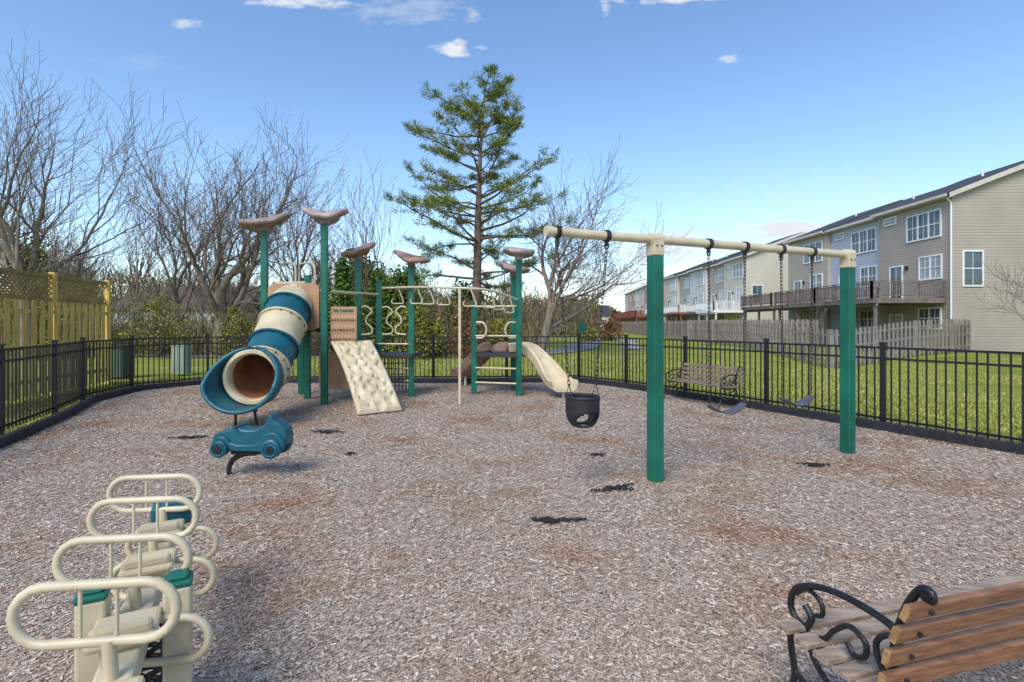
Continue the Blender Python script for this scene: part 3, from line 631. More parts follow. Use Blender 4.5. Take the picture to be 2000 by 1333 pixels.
def bfn(u, v_):
    a = v_ * 2 * PI; rr = 0.15 * (1 - 0.5 * max(0, u - .35) ** 1.3 / .55); rr = max(rr, 0.02)
    return bt + sdir * rr * math.cos(a) + perp * rr * 1.05 * math.sin(a) - V((0, 0, 0.27 * math.sin(min(u, 1) * PI / 2) if u > 0 else 0))
def bskip(u, v_):
    a = (v_ * 2 * PI)
    return any(((abs(((a - c_ + PI) % (2 * PI)) - PI) / 1.05) ** 2 + ((u - .60) / .27) ** 2) < 1 for c_ in (PI * 1.5, PI * .5))
mb.grid(bfn, 24, 56, bskip); mb.build('bucket_seat', M['rubber'], bs_, smooth='all', solid=0.02)
for s_ in (-1, 1):
    mb = MB(); c = bt + sdir * .145 * s_; mb.tube([c + V((0, 0, .13)), c + perp * .06 + V((0, 0, 0)), c - perp * .06 + V((0, 0, 0))], 0.006, 6, closed=True); mb.build('chain_yoke', M['steel'], bs_)
MB().tube([bt + sdir * .15 * math.cos(q) + perp * .158 * math.sin(q) for q in np.linspace(0, 2 * PI, 28, endpoint=False)], 0.017, 8, closed=True).build('seat_rim', M['rubber'], bs_, smooth='all')
for (t0, t1, zs, lab) in ((.70, 1.22, .72, 'grey belt swing between the two green posts, the one nearer the front post'), (1.78, 2.29, .74, 'grey belt swing hanging next to the right green post')):
    c0 = sp_((t0 + t1) / 2); sw = empty('belt_swing', (c0.x, c0.y, zs), lab, 'swing')
    a_, b_ = sp_(t0 + .02), sp_(t1 - .02)
    chain(sp_(t0) + V((0, 0, 2.33)), a_ + V((0, 0, zs)), 'chain', sw); chain(sp_(t1) + V((0, 0, 2.33)), b_ + V((0, 0, zs)), 'chain', sw)
    mb = MB(); mb.grid(lambda u, v_: a_.lerp(b_, u) + V((0, 0, zs - 0.09 * math.sin(u * PI) ** .8)) + perp * (v_ - .5) * (.09 + .07 * math.sin(u * PI)), 18, 4)
    mb.build('seat', M['belt'], sw, smooth='all', solid=0.014)

# ------------------------------------------------------------------ benches
def bench(loc, rz, label, sm_, bm_, em, L=1.5):
    root = empty('park_bench', loc, label, 'bench', None, rz)
    BK = ((.025, .475), (.010, .56), (-.015, .645), (-.048, .73)); rots = (.12, .22, .30, .36)
    for x in (0.06, L - 0.06):
        ps3 = lambda pts: [V((x, a, b_)) for a, b_ in pts]
        mb = MB()
        mb.tube(smoothpts(ps3([(-.16, 0), (-.10, .12), (-.0, .27), (.03, .40), (.030, .55), (-.002, .68), (-.035, .755), (-.062, .788), (-.085, .785), (-.088, .765), (-.075, .757)]), 5), 0.0125, 10, sq=1)
        mb.tube(smoothpts(ps3([(.54, 0), (.47, .10), (.43, .2), (.45, .32), (.43, .395), (.3, .375), (.15, .37), (.03, .40)]), 5), 0.014, 8, sq=.8)
        mb.tube(smoothpts(ps3([(-.01, .605), (.08, .625), (.22, .625), (.33, .60), (.42, .55), (.45, .48), (.425, .43), (.375, .425), (.35, .47), (.38, .505)]), 6), 0.0125, 10)
        mb.tube(smoothpts(ps3([(.40, .40), (.30, .42), (.25, .48), (.19, .53), (.13, .51), (.13, .46), (.17, .44), (.2, .47)]), 5), 0.010, 8)
        mb.tube(smoothpts(ps3([(.02, .44), (.07, .46), (.09, .53), (.05, .58), (-.0, .57)]), 5), 0.010, 8)
        mb.tube(smoothpts(ps3([(.42, .53), (.37, .57), (.31, .555), (.30, .51), (.33, .49)]), 5), 0.009, 8)
        mb.tube(smoothpts(ps3([(.0, .27), (.12, .20), (.25, .18), (.38, .20), (.43, .22)]), 5), 0.012, 8)
        mb.tube(smoothpts(ps3([(.08, .36), (.16, .30), (.24, .26), (.32, .30), (.36, .36)]), 5), 0.011, 8)
        mb.cyl((x - .017, -.076, .772), (x + .017, -.076, .772), 0.015, n=14)
        mb.build('iron_end_frame', M['iron'], root, smooth=True, local=True)
    st = MB()
    for y, z, tl_ in ((.06, .405, .15), (.145, .395, .05), (.23, .395, 0), (.315, .40, -.05), (.40, .408, -.1)):
        st.box((L / 2, y, z + .012), (L + .06, .062, .022), mtx=Matrix.Rotation(-tl_, 4, 'X'))
    se = st.build('seat_slats', sm_, root, bevel=0.004, local=True)
    bk = MB()
    for (y, z), r_ in zip(BK, rots): bk.box((L / 2, y - .022, z), (L + .05, .022, .056), mtx=Matrix.Rotation(r_, 4, 'X'))
    bo = bk.build('backrest_slats', bm_, root, bevel=0.004, local=True)
    for (y, z), r_ in zip(BK, rots):
        for xx in (-.027, L + .027): MB().box((xx, y - .022, z), (.004, .020, .052), mtx=Matrix.Rotation(r_, 4, 'X')).build('slat_end', em, bo, local=True)
        for x in (0.06, L - .06): MB().cyl((x, y - .042, z - .004), (x, y - .030, z - .001), 0.008, n=8).build('bolt', M['steel'], bo, local=True)
    return root
bench((1.185, 1.61, 0), R(15.7), 'wooden slat park bench with black scrolled iron arm, in the near right corner', M['bench_seat'], M['bench_back'], M['bench_end'], L=1.9)
bench((4.28, 9.62, 0), R(118), 'weathered park bench beside the black fence behind the swings', M['far_slats'], M['far_slats'], M['far_slats'])

# ------------------------------------------------------------------ fabric scraps
for (px, py, wpx, lab) in ((1198, 958, 95, 'black fabric scrap just below the front green swing post'), (1090, 1022, 105, 'black torn fabric scrap nearest the camera in open mulch'), (640, 846, 70, 'black fabric scrap lying below the climbing wall'), (368, 857, 70, 'black fabric scrap left of the teal car rider'), (683, 890, 22, 'tiny black scrap alone in the mulch'), (1165, 892, 34, 'small flat dark scrap in mulch below the bucket swing'), (1590, 912, 60, 'thin dark scrap between the swing posts')):
    c = gp(px, py); wdt = wpx / 1000 * c.y; rs = random.Random(px)
    mb = MB()
    tilt = rs.uniform(-.3, .3) if px != 1198 else .5
    for q in range(6):
        a = tilt + (rs.uniform(-1.0, 1.0) if q > 1 else rs.uniform(-.1, .1)); ln = (.75 if q < 2 else rs.uniform(.15, .35)) * wdt; x0_ = (-.5 * wdt, -.2 * wdt)[q] if q < 2 else rs.uniform(-.5, .25) * wdt; yo = rs.uniform(-.03, .03) - (ln * math.sin(a) * .5)
        def sfn(u, v_, a=a, x0_=x0_, ln=ln, yo=yo, q=q):
            wv = .014 * wdt * (1.0 + 2.6 * mnoise.noise(V((u * 6, q * 3.1, px)))); wv = max(wv, .002) * math.sin(PI * min(.97, max(0.04, u))) + .003
            return c + V((x0_ + u * ln * math.cos(a), yo + u * ln * math.sin(a) + (v_ - .5) * 2 * wv * 2 + .16 * wdt * mnoise.noise(V((u * 4, q, px * .1))), .026 + .025 * mnoise.noise(V((u * 9, v_ * 3, q + px)))))
        mb.grid(sfn, 22, 3)
    tag(mb.build('fabric_scrap', M['scrap'], solid=0.005), lab, 'fabric scrap')

# ------------------------------------------------------------------ left yellow board fence
yf = empty('board_fence', (-10.2, 12, 0), 'yellow timber board fence topped with lattice, at the left edge', 'fence')
Ya, Yb = V((-9.2, 6.8, 0)), V((-10.62, 13.6, 0)); yd = (Yb - Ya).normalized(); ya = math.atan2(yd.y, yd.x); YL = (Yb - Ya).length; yn = V((yd.y, -yd.x, 0))
mb = MB(); kx = int(YL / .125)
for i in range(kx):
    c = Ya + yd * (i + .5) * .125; hh_ = 2.05; off = yn * (.05 if i % 2 else -0.02)
    if i % 2 == 0: hh_ -= 0.02
    cc = c + off; mb.box((cc.x, cc.y, .05 + hh_ / 2), (.135, .018, hh_ - .1), ya)
    mb.box((cc.x, cc.y, .05 + hh_ - .04), (.09, .018, .05), ya)
mb.build('boards', M['yellow_wood'], yf)
mb = MB()
for z in (.4, 1.1, 1.85): mb.bar(Ya + V((0, 0, z)) + yn * .015, Yb + V((0, 0, z)) + yn * .015, .035, .085)
mb.build('rails', M['yellow_wood'], yf)
Lb = -yn * .12
mb = MB()
for z in (2.12, 2.66): mb.bar(Ya + Lb + V((0, 0, z)), Yb + Lb + V((0, 0, z)), .05, .07)
q = 0
while q < YL:
    for s_ in (1, -1):
        a_ = Ya + Lb + yd * q + V((0, 0, 2.14 if s_ > 0 else 2.64)); b_ = a_ + yd * .5 + V((0, 0, .5 * s_))
        if q + .5 < YL: mb.bar(a_ + yn * .008 * s_, b_ + yn * .008 * s_, .008, .038)
    q += .115
mb.build('lattice', M['lattice_wood'], yf)
for s_ in (0.05, 2.45, 4.8, YL):
    c = Ya + Lb * .9 + yd * s_; mb = MB(); mb.box((c.x, c.y, 1.35), (.11, .11, 2.70), ya); mb.box((c.x, c.y, 2.72), (.13, .13, .04), ya); mb.build('fence_post', M['yellow_wood'], yf)
mb = MB(); mb.box((-10.2, 15.8, .48), (.38, .38, .85)); mb.box((-10.2, 15.8, .93), (.42, .42, .06)); mb.box((-10.2, 15.6, .5), (.02, .02, .7)); tag(mb.build('utility_box', M['utility'], bevel=0.02), 'pale green utility pedestal behind the black fence', 'utility box')
mb = MB(); mb.box((-11.5, 15.0, .45), (.55, .5, .85)); mb.box((-11.5, 15.0, .9), (.6, .55, .08)); tag(mb.build('utility_box', M['utility2'], bevel=0.02), 'dark green utility box at the end of the yellow fence', 'utility box')

# ------------------------------------------------------------------ grey wood fences right
def board_fence(pts, label, h0, step=.17):
    root = empty('wood_fence', (pts[0][0], pts[0][1], g(*pts[0])), label, 'fence')
    for i in range(len(pts) - 1):
        a_, b_ = V((*pts[i], 0)), V((*pts[i + 1], 0)); L = (b_ - a_).length; d = (b_ - a_).normalized(); ang = math.atan2(d.y, d.x); nn = V((d.y, -d.x, 0))
        mb = MB(); kx = int(L / step)
        for j in range(kx):
            c = a_ + d * (j + .5) * step; z0 = g(c.x, c.y); h_ = h0 * (1 + .015 * math.sin(j * 2.3 + i)); c2 = c + nn * (.04 if j % 2 else -.04)
            mb.box((c2.x, c2.y, z0 + h_ / 2 + .03), (.135, .018, h_), ang)
            mb.prism([(-.0675, 0), (.0675, 0), (.03, .06), (-.03, .06)], lambda a, b2, t2, c2=c2, z0=z0, h_=h_: c2 + d * a + nn * t2 + V((0, 0, z0 + h_ + .03 + b2)), -.008, .008)
        for z in (.35, 1.0, h0 - .2): mb.bar(a_ + V((0, 0, z + g(a_.x, a_.y))), b_ + V((0, 0, z + g(b_.x, b_.y))), .04, .08)
        mb.build('board_panel', M['grey_wood'], root)
        mb = MB(); z0 = g(a_.x, a_.y); mb.box((a_.x, a_.y, z0 + (h0 + .1) / 2), (.12, .12, h0 + .1), ang); mb.build('fence_post', M['grey_wood'], root)
    return root
board_fence([(15 + 2.95 * i, 24 + 1.25 * i) for i in range(5)], 'grey weathered board fence in front of the nearest townhouse', 1.75)
board_fence([(15.0 + .055 * i * 2.5, 24.2 + i * 2.5) for i in range(34)], 'long grey board fence running back behind the townhouse yards', 1.75, step=.2)
for yv in (34.1, 39.8, 45.4):
    board_fence([(15.6, yv), (18, yv), (20.5, yv)], 'grey divider fence between yards, %s' % {34.1: 'behind the nearest house', 39.8: 'behind the blue grey house', 45.4: 'at the far end of the first townhouse block'}[yv], 1.8)

# ------------------------------------------------------------------ townhouses
def window(root, face, pl, a, z, w_, h_, cols=1, name='window', pm=None, fm=None):
    if face == 'W': P_ = lambda u, zz, o_: V((pl - o_, a + u, zz))
    else: P_ = lambda u, zz, o_: V((a + u, pl - o_, zz))
    def bx(mb, u0, u1, z0, z1, o0, o1):
        p, q = P_(u0, z0, o0), P_(u1, z1, o1); mb.box((p + q) / 2, (abs(p.x - q.x), abs(p.y - q.y), abs(p.z - q.z)))
    mb = MB(); f_ = .085
    bx(mb, -w_ / 2 - f_, -w_ / 2, z - h_ / 2 - f_, z + h_ / 2 + f_, .002, .06); bx(mb, w_ / 2, w_ / 2 + f_, z - h_ / 2 - f_, z + h_ / 2 + f_, .002, .06)
    bx(mb, -w_ / 2, w_ / 2, z + h_ / 2, z + h_ / 2 + f_, .002, .06); bx(mb, -w_ / 2, w_ / 2, z - h_ / 2 - f_, z - h_ / 2, .002, .075)
    for c_ in range(1, cols): u = -w_ / 2 + w_ * c_ / cols; bx(mb, u - .05, u + .05, z - h_ / 2, z + h_ / 2, .002, .055)
    if name == 'window': bx(mb, -w_ / 2, w_ / 2, z - .025, z + .025, .01, .045)
    for c_ in range(cols):
        u = -w_ / 2 + w_ * (c_ + .5) / cols
        bx(mb, u - .01, u + .01, z - h_ / 2, z + h_ / 2, .01, .035)
    o = mb.build(name, fm or M['white'], root)
    mb = MB(); bx(mb, -w_ / 2, w_ / 2, z - h_ / 2, z + h_ / 2, .003, .02); mb.build('pane', pm or random.choice([M['glass'], M['glass'], M['blind']]), o)
def townhouse(x0, y0, wd, mw, label, first=False, last=False, deckm=None, dx=4.0, eave=8.8, railm=None):
    root = empty('townhouse', (x0, y0, 0), label, 'house'); dep = 11.5; rx = x0 + dep / 2; rh = 2.25
    mb = MB(); y1 = y0 + wd - .01
    mb.prism([(x0, -.3), (x0 + dep, -.3), (x0 + dep, eave), (rx, eave + rh - .08), (x0, eave)], lambda a, b_, t_: (a, t_, b_), y0, y1); mb.build('wall', mw, root)
    mb = MB(); ov = .3 if first else 0; ov2 = .3 if last else -.005; sl = rh / (dep / 2)
    for s_ in (-1, 1):
        xe = rx + s_ * (dep / 2 + .4); ze = eave - .4 * sl
        mb.prism([(rx, eave + rh), (xe, ze), (xe, ze + .16), (rx, eave + rh + .16)], lambda a, b_, t_: (a, t_, b_), y0 - ov, y1 + ov2)
    rf = mb.build('roof', M['shingle'], root)
    mb = MB(); xe = rx - (dep / 2 + .4); ze = eave - .4 * sl; mb.box((xe - .05, (y0 + y1) / 2, ze + .06), (.11, y1 - y0 + ov, .16)); mb.box((x0 - .2, (y0 + y1) / 2, ze - .03), (.42, y1 - y0, .05))
    mb.build('gutter', M['almond'], rf)
    mb = MB(); mb.cyl((rx - 2.2, y0 + 2, eave + rh * .55), (rx - 2.2, y0 + 2, eave + rh * .6 + .6), .06, n=8); mb.build('vent_pipe', M['white'], rf)
    if first:
        mb = MB()
        for s_ in (-1, 1):
            xe = rx + s_ * (dep / 2 + .4); mb.prism([(rx, eave + rh + .14), (xe, ze + .14), (xe, ze - .12), (rx, eave + rh - .14)], lambda a, b_, t_: (a, t_, b_), y0 - .33, y0 - .302)
        mb.build('rake_board', M['almond'], rf)
        mb = MB(); mb.cyl((x0 + .0 - .06, y0 - .02, .1), (x0 - .06, y0 - .02, eave - .5), .045, n=8); mb.tube([(x0 - .06, y0 - .02, eave - .5), (x0 - .3, y0 - .02, eave - .25)], .045, 8); mb.build('downspout', M['white'], root)
        window(root, 'S', y0, x0 + 1.15, 4.65, 1.0, 1.85)
    window(root, 'W', x0, y0 + 1.95, 7.35, 2.4, 1.45, 3)
    window(root, 'W', x0, y0 + 4.6, 8.15, .9, .35, 1)
    window(root, 'W', x0, y0 + 1.45, 4.85, 1.5, 1.25, 2)
    window(root, 'W', x0, y0 + 4.1, 4.15, .95, 2.0, 1, 'door')
    window(root, 'W', x0, y0 + 1.5, 1.9, 1.5, 1.1, 2); window(root, 'W', x0, y0 + 4.1, 1.1, .95, 2.0, 1, 'door')
    mb = MB(); mb.box((x0 - .08, y0 + 3.2, 5.0), (.12, .14, .25)); mb.build('wall_lamp', M['black'], root)
    if deckm:
        rm = railm or deckm; ya_, yb_ = y0 + .35, y0 + wd - .12; xf = x0 - dx
        mb = MB(); mb.box(((x0 + xf) / 2, (ya_ + yb_) / 2, 3.0), (dx, yb_ - ya_, .05)); mb.box((xf, (ya_ + yb_) / 2, 2.86), (.05, yb_ - ya_, .24)); mb.box(((x0 + xf) / 2, ya_, 2.86), (dx, .05, .235))
        for k2 in range(8): mb.box(((x0 + xf) / 2 + .03, ya_ + .3 + k2 * .65, 2.87), (dx - .1, .045, .2))
        mb.box((xf + .3, (ya_ + yb_) / 2, 2.66), (.14, yb_ - ya_, .2))
        dk = mb.build('deck', deckm, root)
        for yp in (ya_ + .15, (ya_ + yb_) / 2, yb_ - .15): MB().box((xf + .3, yp, 1.28), (.14, .14, 2.56)).build('deck_post', deckm, dk)
        mb = MB()
        def rl(a_, b_):
            for z in (3.98, 3.88, 3.18): mb.bar((*a_, z), (*b_, z), .05 if z < 3.95 else .12, .05 if z < 3.95 else .035)
            L = (V(a_) - V(b_)).length; kx = int(L / .14)
            for j in range(kx + 1):
                t_ = j / kx; mb.box((a_[0] + (b_[0] - a_[0]) * t_, a_[1] + (b_[1] - a_[1]) * t_, 3.5), (.04, .04, .75))
            for t_ in (0, .33, .66, 1): mb.box((a_[0] + (b_[0] - a_[0]) * t_, a_[1] + (b_[1] - a_[1]) * t_, 3.5), (.1, .1, 1.0))
        rl((xf, ya_), (xf, yb_)); rl((xf, ya_), (x0 - .1, ya_)); mb.build('railing', rm, dk)
    return root
U = 5.67
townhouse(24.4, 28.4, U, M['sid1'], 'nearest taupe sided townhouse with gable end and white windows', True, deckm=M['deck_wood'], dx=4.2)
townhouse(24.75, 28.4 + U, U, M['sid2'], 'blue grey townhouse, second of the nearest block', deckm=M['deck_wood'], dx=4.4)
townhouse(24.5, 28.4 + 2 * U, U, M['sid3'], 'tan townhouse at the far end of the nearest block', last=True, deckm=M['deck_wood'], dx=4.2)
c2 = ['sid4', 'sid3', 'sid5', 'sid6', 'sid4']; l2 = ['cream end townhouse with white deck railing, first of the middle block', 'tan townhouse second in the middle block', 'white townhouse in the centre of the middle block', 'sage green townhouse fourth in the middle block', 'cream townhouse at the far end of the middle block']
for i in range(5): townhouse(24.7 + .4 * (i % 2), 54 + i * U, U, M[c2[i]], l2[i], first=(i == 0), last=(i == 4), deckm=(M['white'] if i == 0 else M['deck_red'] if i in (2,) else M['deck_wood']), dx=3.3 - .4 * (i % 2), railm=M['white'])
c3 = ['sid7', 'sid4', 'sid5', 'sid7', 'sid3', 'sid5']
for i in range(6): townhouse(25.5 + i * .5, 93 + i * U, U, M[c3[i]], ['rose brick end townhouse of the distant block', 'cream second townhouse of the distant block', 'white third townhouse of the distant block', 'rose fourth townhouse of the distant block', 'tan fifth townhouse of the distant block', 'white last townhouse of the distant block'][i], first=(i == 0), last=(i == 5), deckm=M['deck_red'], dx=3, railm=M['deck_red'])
def cottage(x, y, wx, wy, h, mw, label):
    root = empty('cottage', (x, y, 0), label, 'house'); mb = MB(); mb.box((x, y, h / 2), (wx, wy, h)); mb.build('wall', mw, root)
    mb = MB(); mb.prism([(-wy / 2 - .4, h), (wy / 2 + .4, h), (0, h + wy * .33)], lambda a, b_, t_: (x + t_, y + a, b_), -wx / 2 - .4, wx / 2 + .4); mb.build('roof', M['shingle2'] if wx > 12 else M['shingle'], root)
    for q in (-.3, 0.05, .32): window(root, 'S', y - wy / 2, x + q * wx, h * .55, 1.1, 1.2, 1)
cottage(18.5, 125, 9, 8, 3.4, M['sid4'], 'small distant house with dark roof beside the road')
cottage(-34, 56, 13, 8, 3.0, M['sid5'], 'low pale house half hidden behind the trees on the left')

cr_ = empty('parked_car', (6.3, 74, 0), 'white car parked far down the path', 'car')
mb = MB(); mb.prism([(-.9, .35), (-.95, .9), (-.8, 1.0), (-.68, 1.5), (.68, 1.5), (.8, 1.0), (.95, .9), (.9, .35)], lambda a, b_, t_: (6.3 + a, 74 + t_, b_), -2.1, 2.1); mb.build('body', M['carwhite'], cr_, bevel=.08)
MB().box((6.3, 71.88, 1.22), (1.25, .04, .4)).build('rear_window', M['glass'], cr_)
for x in (-.75, .75):
    for y in (-1.3, 1.3): MB().cyl((6.3 + x - .1, 74 + y, .33), (6.3 + x + .1, 74 + y, .33), .33, n=14).build('wheel', M['rubber'], cr_)
sg = empty('path_sign', (4.1, 30, 0), 'small dark green sign on a thin post beside the path', 'sign')
MB().box((4.1, 30, .75), (.06, .06, 1.5)).build('post', M['grey_wood'], sg); MB().box((4.1, 29.96, 1.35), (.42, .03, .62)).build('sign_board', M['green'], sg)

# ------------------------------------------------------------------ trees
def bare_tree(seed, height, spread=.5, lean=(0, 0), kids=(6, 5, 4, 4, 3), r0=.22, fork=.3, up=.10, jit=.16, sides=(9, 7, 5, 4, 3, 3), rmin=.009, l1=(1.0, 1.55)):
    rs = random.Random(seed); trunk, crown = MB(), MB(); levels = len(kids); tips = []
    def grow(p, d, L, r, lev):
        ns_ = 7 if lev < 2 else (5 if lev < 3 else 3); pts = [p]; rad = [r]; cur = p; dd = d
        for i in range(ns_):
            dd = (dd + V((rs.gauss(0, 1), rs.gauss(0, 1), rs.gauss(0, .7))) * (jit if lev else jit * .4) + V((0, 0, up if lev else 0))).normalized()
            cur = cur + dd * (L / ns_); pts.append(cur); rad.append(max(rmin, r * (1 - (.62 if lev else .3) * (i + 1) / ns_)))
        (trunk if lev < 2 else crown).tube(pts, rad, sides[lev], cap=False)
        if lev >= levels: tips.append(cur); return
        kn = kids[lev]
        for k2 in range(kn):
            if lev == 0: t_ = .5 + .5 * (k2 + rs.random()) / kn
            else: t_ = .25 + .75 * (k2 + rs.random() * .8) / kn
            if k2 == kn - 1: t_ = .999
            t_ = min(t_, .999); f_ = t_ * ns_; i = int(f_); pp = pts[i].lerp(pts[i + 1], f_ - i); base_d = (pts[i + 1] - pts[i]).normalized()
            ax_ = base_d.orthogonal(); ax_.rotate(Matrix.Rotation(k2 * 2.4 + rs.random() * 1.5, 3, base_d))
            ang = spread * (rs.uniform(.55, 1.25)) * (1.3 - .6 * t_)
            if k2 == kn - 1: ang *= .4
            nd = base_d.copy(); nd.rotate(Matrix.Rotation(ang * 1.2, 3, ax_))
            rr = (rad[i] * (1 - f_ + i) + rad[i + 1] * (f_ - i))
            grow(pp, nd, L * (rs.uniform(*l1) if lev == 0 else rs.uniform(.42, .72)), rr * (rs.uniform(.78, .92) if k2 == kn - 1 else rs.uniform(.45, .68)), lev + 1)
    grow(V((0, 0, -.1)), V((lean[0], lean[1], 1)).normalized(), height * fork, r0, 0)
    return trunk, crown, tips
def place_tree(seed, loc, height, label, mtw='twig', buds=False, group=None, wide=1.0, **kw):
    root = empty('bare_tree', loc, label, 'tree', group); tr, cw, tips = bare_tree(seed, height, **kw)
    zmax = max(v[2] for v in tr.v + cw.v); s_ = height / zmax
    for mb_ in (tr, cw): mb_.v = [(x * s_ * wide, y * s_, z * s_) for x, y, z in mb_.v]
    tr.build('trunk', M['bark'], root, smooth='all', local=True); cw.build('crown', M[mtw], root, local=True)
    if buds:
        P = np.array([(t_.x * wide, t_.y, t_.z) for t_ in tips]) * s_; P = np.repeat(P, 2, 0) + rng.normal(0, .12, (len(P) * 2, 3)); vv, ff = leafquads(P, .03); npmesh('buds', vv, ff, M['bud'], root)
    return root
place_tree(11, (-20.8, 22, 0), 15.4, 'tall bare grey tree rising above the yellow fence at far left', kids=(6, 6, 5, 4, 2), r0=.36, fork=.33, spread=.52, lean=(.04, 0), wide=1.2)
place_tree(23, (-14.6, 25.5, 0), 13.4, 'broad bare tree with thick forked trunk behind the tube slide', kids=(6, 6, 5, 4, 2), r0=.38, fork=.22, spread=.62, l1=(1.4, 2.0), up=.06)
place_tree(37, (-17.6, 27.5, 0), 12.0, 'slender budding tree left of the broad forked tree', mtw='twigred', buds=True, kids=(6, 5, 5, 4), r0=.17, fork=.32, spread=.45)
place_tree(41, (-12.0, 29, 0), 13.0, 'reddish budding tree right of the broad forked tree', mtw='twigred', buds=True, kids=(7, 6, 5, 4), r0=.19, fork=.33, spread=.44)
place_tree(52, (1.5, 28, 0), 11.6, 'bare leaning tree to the right of the tall pine', kids=(7, 6, 5, 4, 2), r0=.28, fork=.22, spread=.62, lean=(.30, 0), l1=(1.5, 2.1), up=.05)
place_tree(63, (-23.5, 26, 0), 10, 'bare thin tree at the left image edge behind the lattice', kids=(6, 6, 5, 4), r0=.18, fork=.28, spread=.6)
place_tree(66, (24.6, 24.2, 0), 5.6, 'small bare tree at the right image edge beside the gable wall', kids=(6, 5, 4, 3), r0=.06, fork=.3, spread=.6)
first = {}
bgspots = [(-31, 33, 0, 1.0), (-26.5, 36, 1, 1.0), (-36, 40, 2, 1.1), (-23, 40, 0, 1.0), (-19.5, 34, 2, .8), (-16, 42, 1, .9), (-9.3, 34, 1, .95), (-8.2, 39, 0, .9), (-5.5, 44, 2, .75), (-12.5, 46, 0, 1.0), (-29, 48, 1, 1.1), (-21, 52, 2, 1.1), (-40, 38, 1, 1.2), (3, 46, 2, .65), (5.5, 52, 0, .6), (-1.2, 50, 1, .7), (-45, 50, 0, 1.3), (-6.6, 31, 2, .62), (-33, 27, 2, .9), (1.0, 60, 0, .7), (-25, 31, 0, .85), (-28, 42, 2, 1.0)]
for i, (x, y, kind, s_) in enumerate(bgspots):
    if kind not in first:
        tr, cw, _ = bare_tree(100 + kind, 8.5, kids=(6, 5, 5, 4) if kind != 1 else (8, 5, 5), r0=.12, fork=[.3, .45, .25][kind], spread=[.45, .35, .6][kind], sides=(6, 4, 3, 3, 3, 3), rmin=.011)
        root = empty('bare_tree', (x, y, 0), 'thin bare tree in the woodland edge behind the playground', 'tree', 'thin bare trees of the woodland edge')
        tr.build('trunk', M['bark'], root, local=True); cw.build('crown', M[['twig', 'twigred', 'twig'][kind]], root, local=True); first[kind] = root
    else:
        src = first[kind]; root = src.copy(); COL.objects.link(root); root.location = (x, y, 0); root.rotation_euler = (0, 0, i * 1.7)
        for ch in list(src.children): c = ch.copy(); COL.objects.link(c); c.parent = root
    root.scale = (s_, s_, s_)
# pine
pr_ = empty('pine_tree', (-2.1, 30, 0), 'tall open branched pine rising behind the play structure', 'tree')
rs = random.Random(19); mb = MB(); mb.tube([(.0, 0, -.1), (.05, 0, 4), (.12, 0, 8), (.25, 0, 12), (.5, 0, 14.6)], [.30, .26, .19, .10, .02], 10); mb.build('trunk', M['pinebark'], pr_, smooth='all', local=True)
limb = MB(); NP_ = []; ND = []
z = 4.2; az = 0
def pl(z): return float(np.interp(z, [4.2, 6.0, 8.2, 10, 12, 13.3, 14.2, 15.0], [4.2, 5.4, 5.4, 4.4, 4.3, 3.2, 2.0, .6]))
while z < 14.6:
    for q in range(rs.choice([2, 2, 3])):
        az += rs.uniform(.8, 3.6)
        L = pl(z) * rs.uniform(.5, 1.15); el = rs.uniform(-.05, .45) + .03 * (z - 6); d = V((math.cos(az), math.sin(az), el))
        p = V((.02 * z, 0, z + rs.uniform(-.3, .3))); pts = [p]; dd = d.normalized()
        for i in range(7): dd = (dd + V((rs.gauss(0, .14), rs.gauss(0, .14), rs.gauss(0.01, .09)))).normalized(); pts.append(pts[-1] + dd * L / 7)
        limb.tube(pts, [.06 * (1 - i / 8) * (.4 + L / 5) for i in range(8)], 4, cap=False)
        for i in range(3, 8):
            for s_ in (-1, 1, rs.choice((-1, 1))):
                if rs.random() < .22: continue
                side = dd.cross(V((0, 0, 1))).normalized() * s_; sl_ = L * .28 * rs.uniform(.35, 1.25) * (1.2 - i / 10); e_ = pts[i] + (side * rs.uniform(.2, 1) + dd * rs.uniform(.3, 1) + V((0, 0, rs.uniform(-.1, .45)))).normalized() * sl_
                limb.tube([pts[i], e_], [.014, .006], 3, cap=False)
                for t_ in (.45, .75, 1): NP_.append(tuple(pts[i].lerp(e_, t_))); ND.append(tuple((e_ - pts[i]).normalized() + V((0, 0, .35))))
    z += rs.uniform(.25, .58)
limb.build('branches', M['pinebark'], pr_, local=True)
NP_ = np.array(NP_); NP_ = NP_ + rng.normal(0, .07, NP_.shape)
NP_ = np.repeat(NP_, 13, 0); ND = np.repeat(np.array(ND), 13, 0); NN = len(NP_)
dirs = ND * .55 + rand_dirs(NN) * .9; dirs /= np.linalg.norm(dirs, axis=1, keepdims=True); P = NP_ + rng.normal(0, .08, (NN, 3)) * np.array([1.2, 1.2, .7]) + dirs * .11
sd_ = np.cross(dirs, rand_dirs(NN)); sd_ /= np.linalg.norm(sd_, axis=1, keepdims=True)
vv, ff = quads(P, dirs * .13, sd_ * .0125); npmesh('crown', vv, ff, M['needles'], pr_)
print('needles', NN)
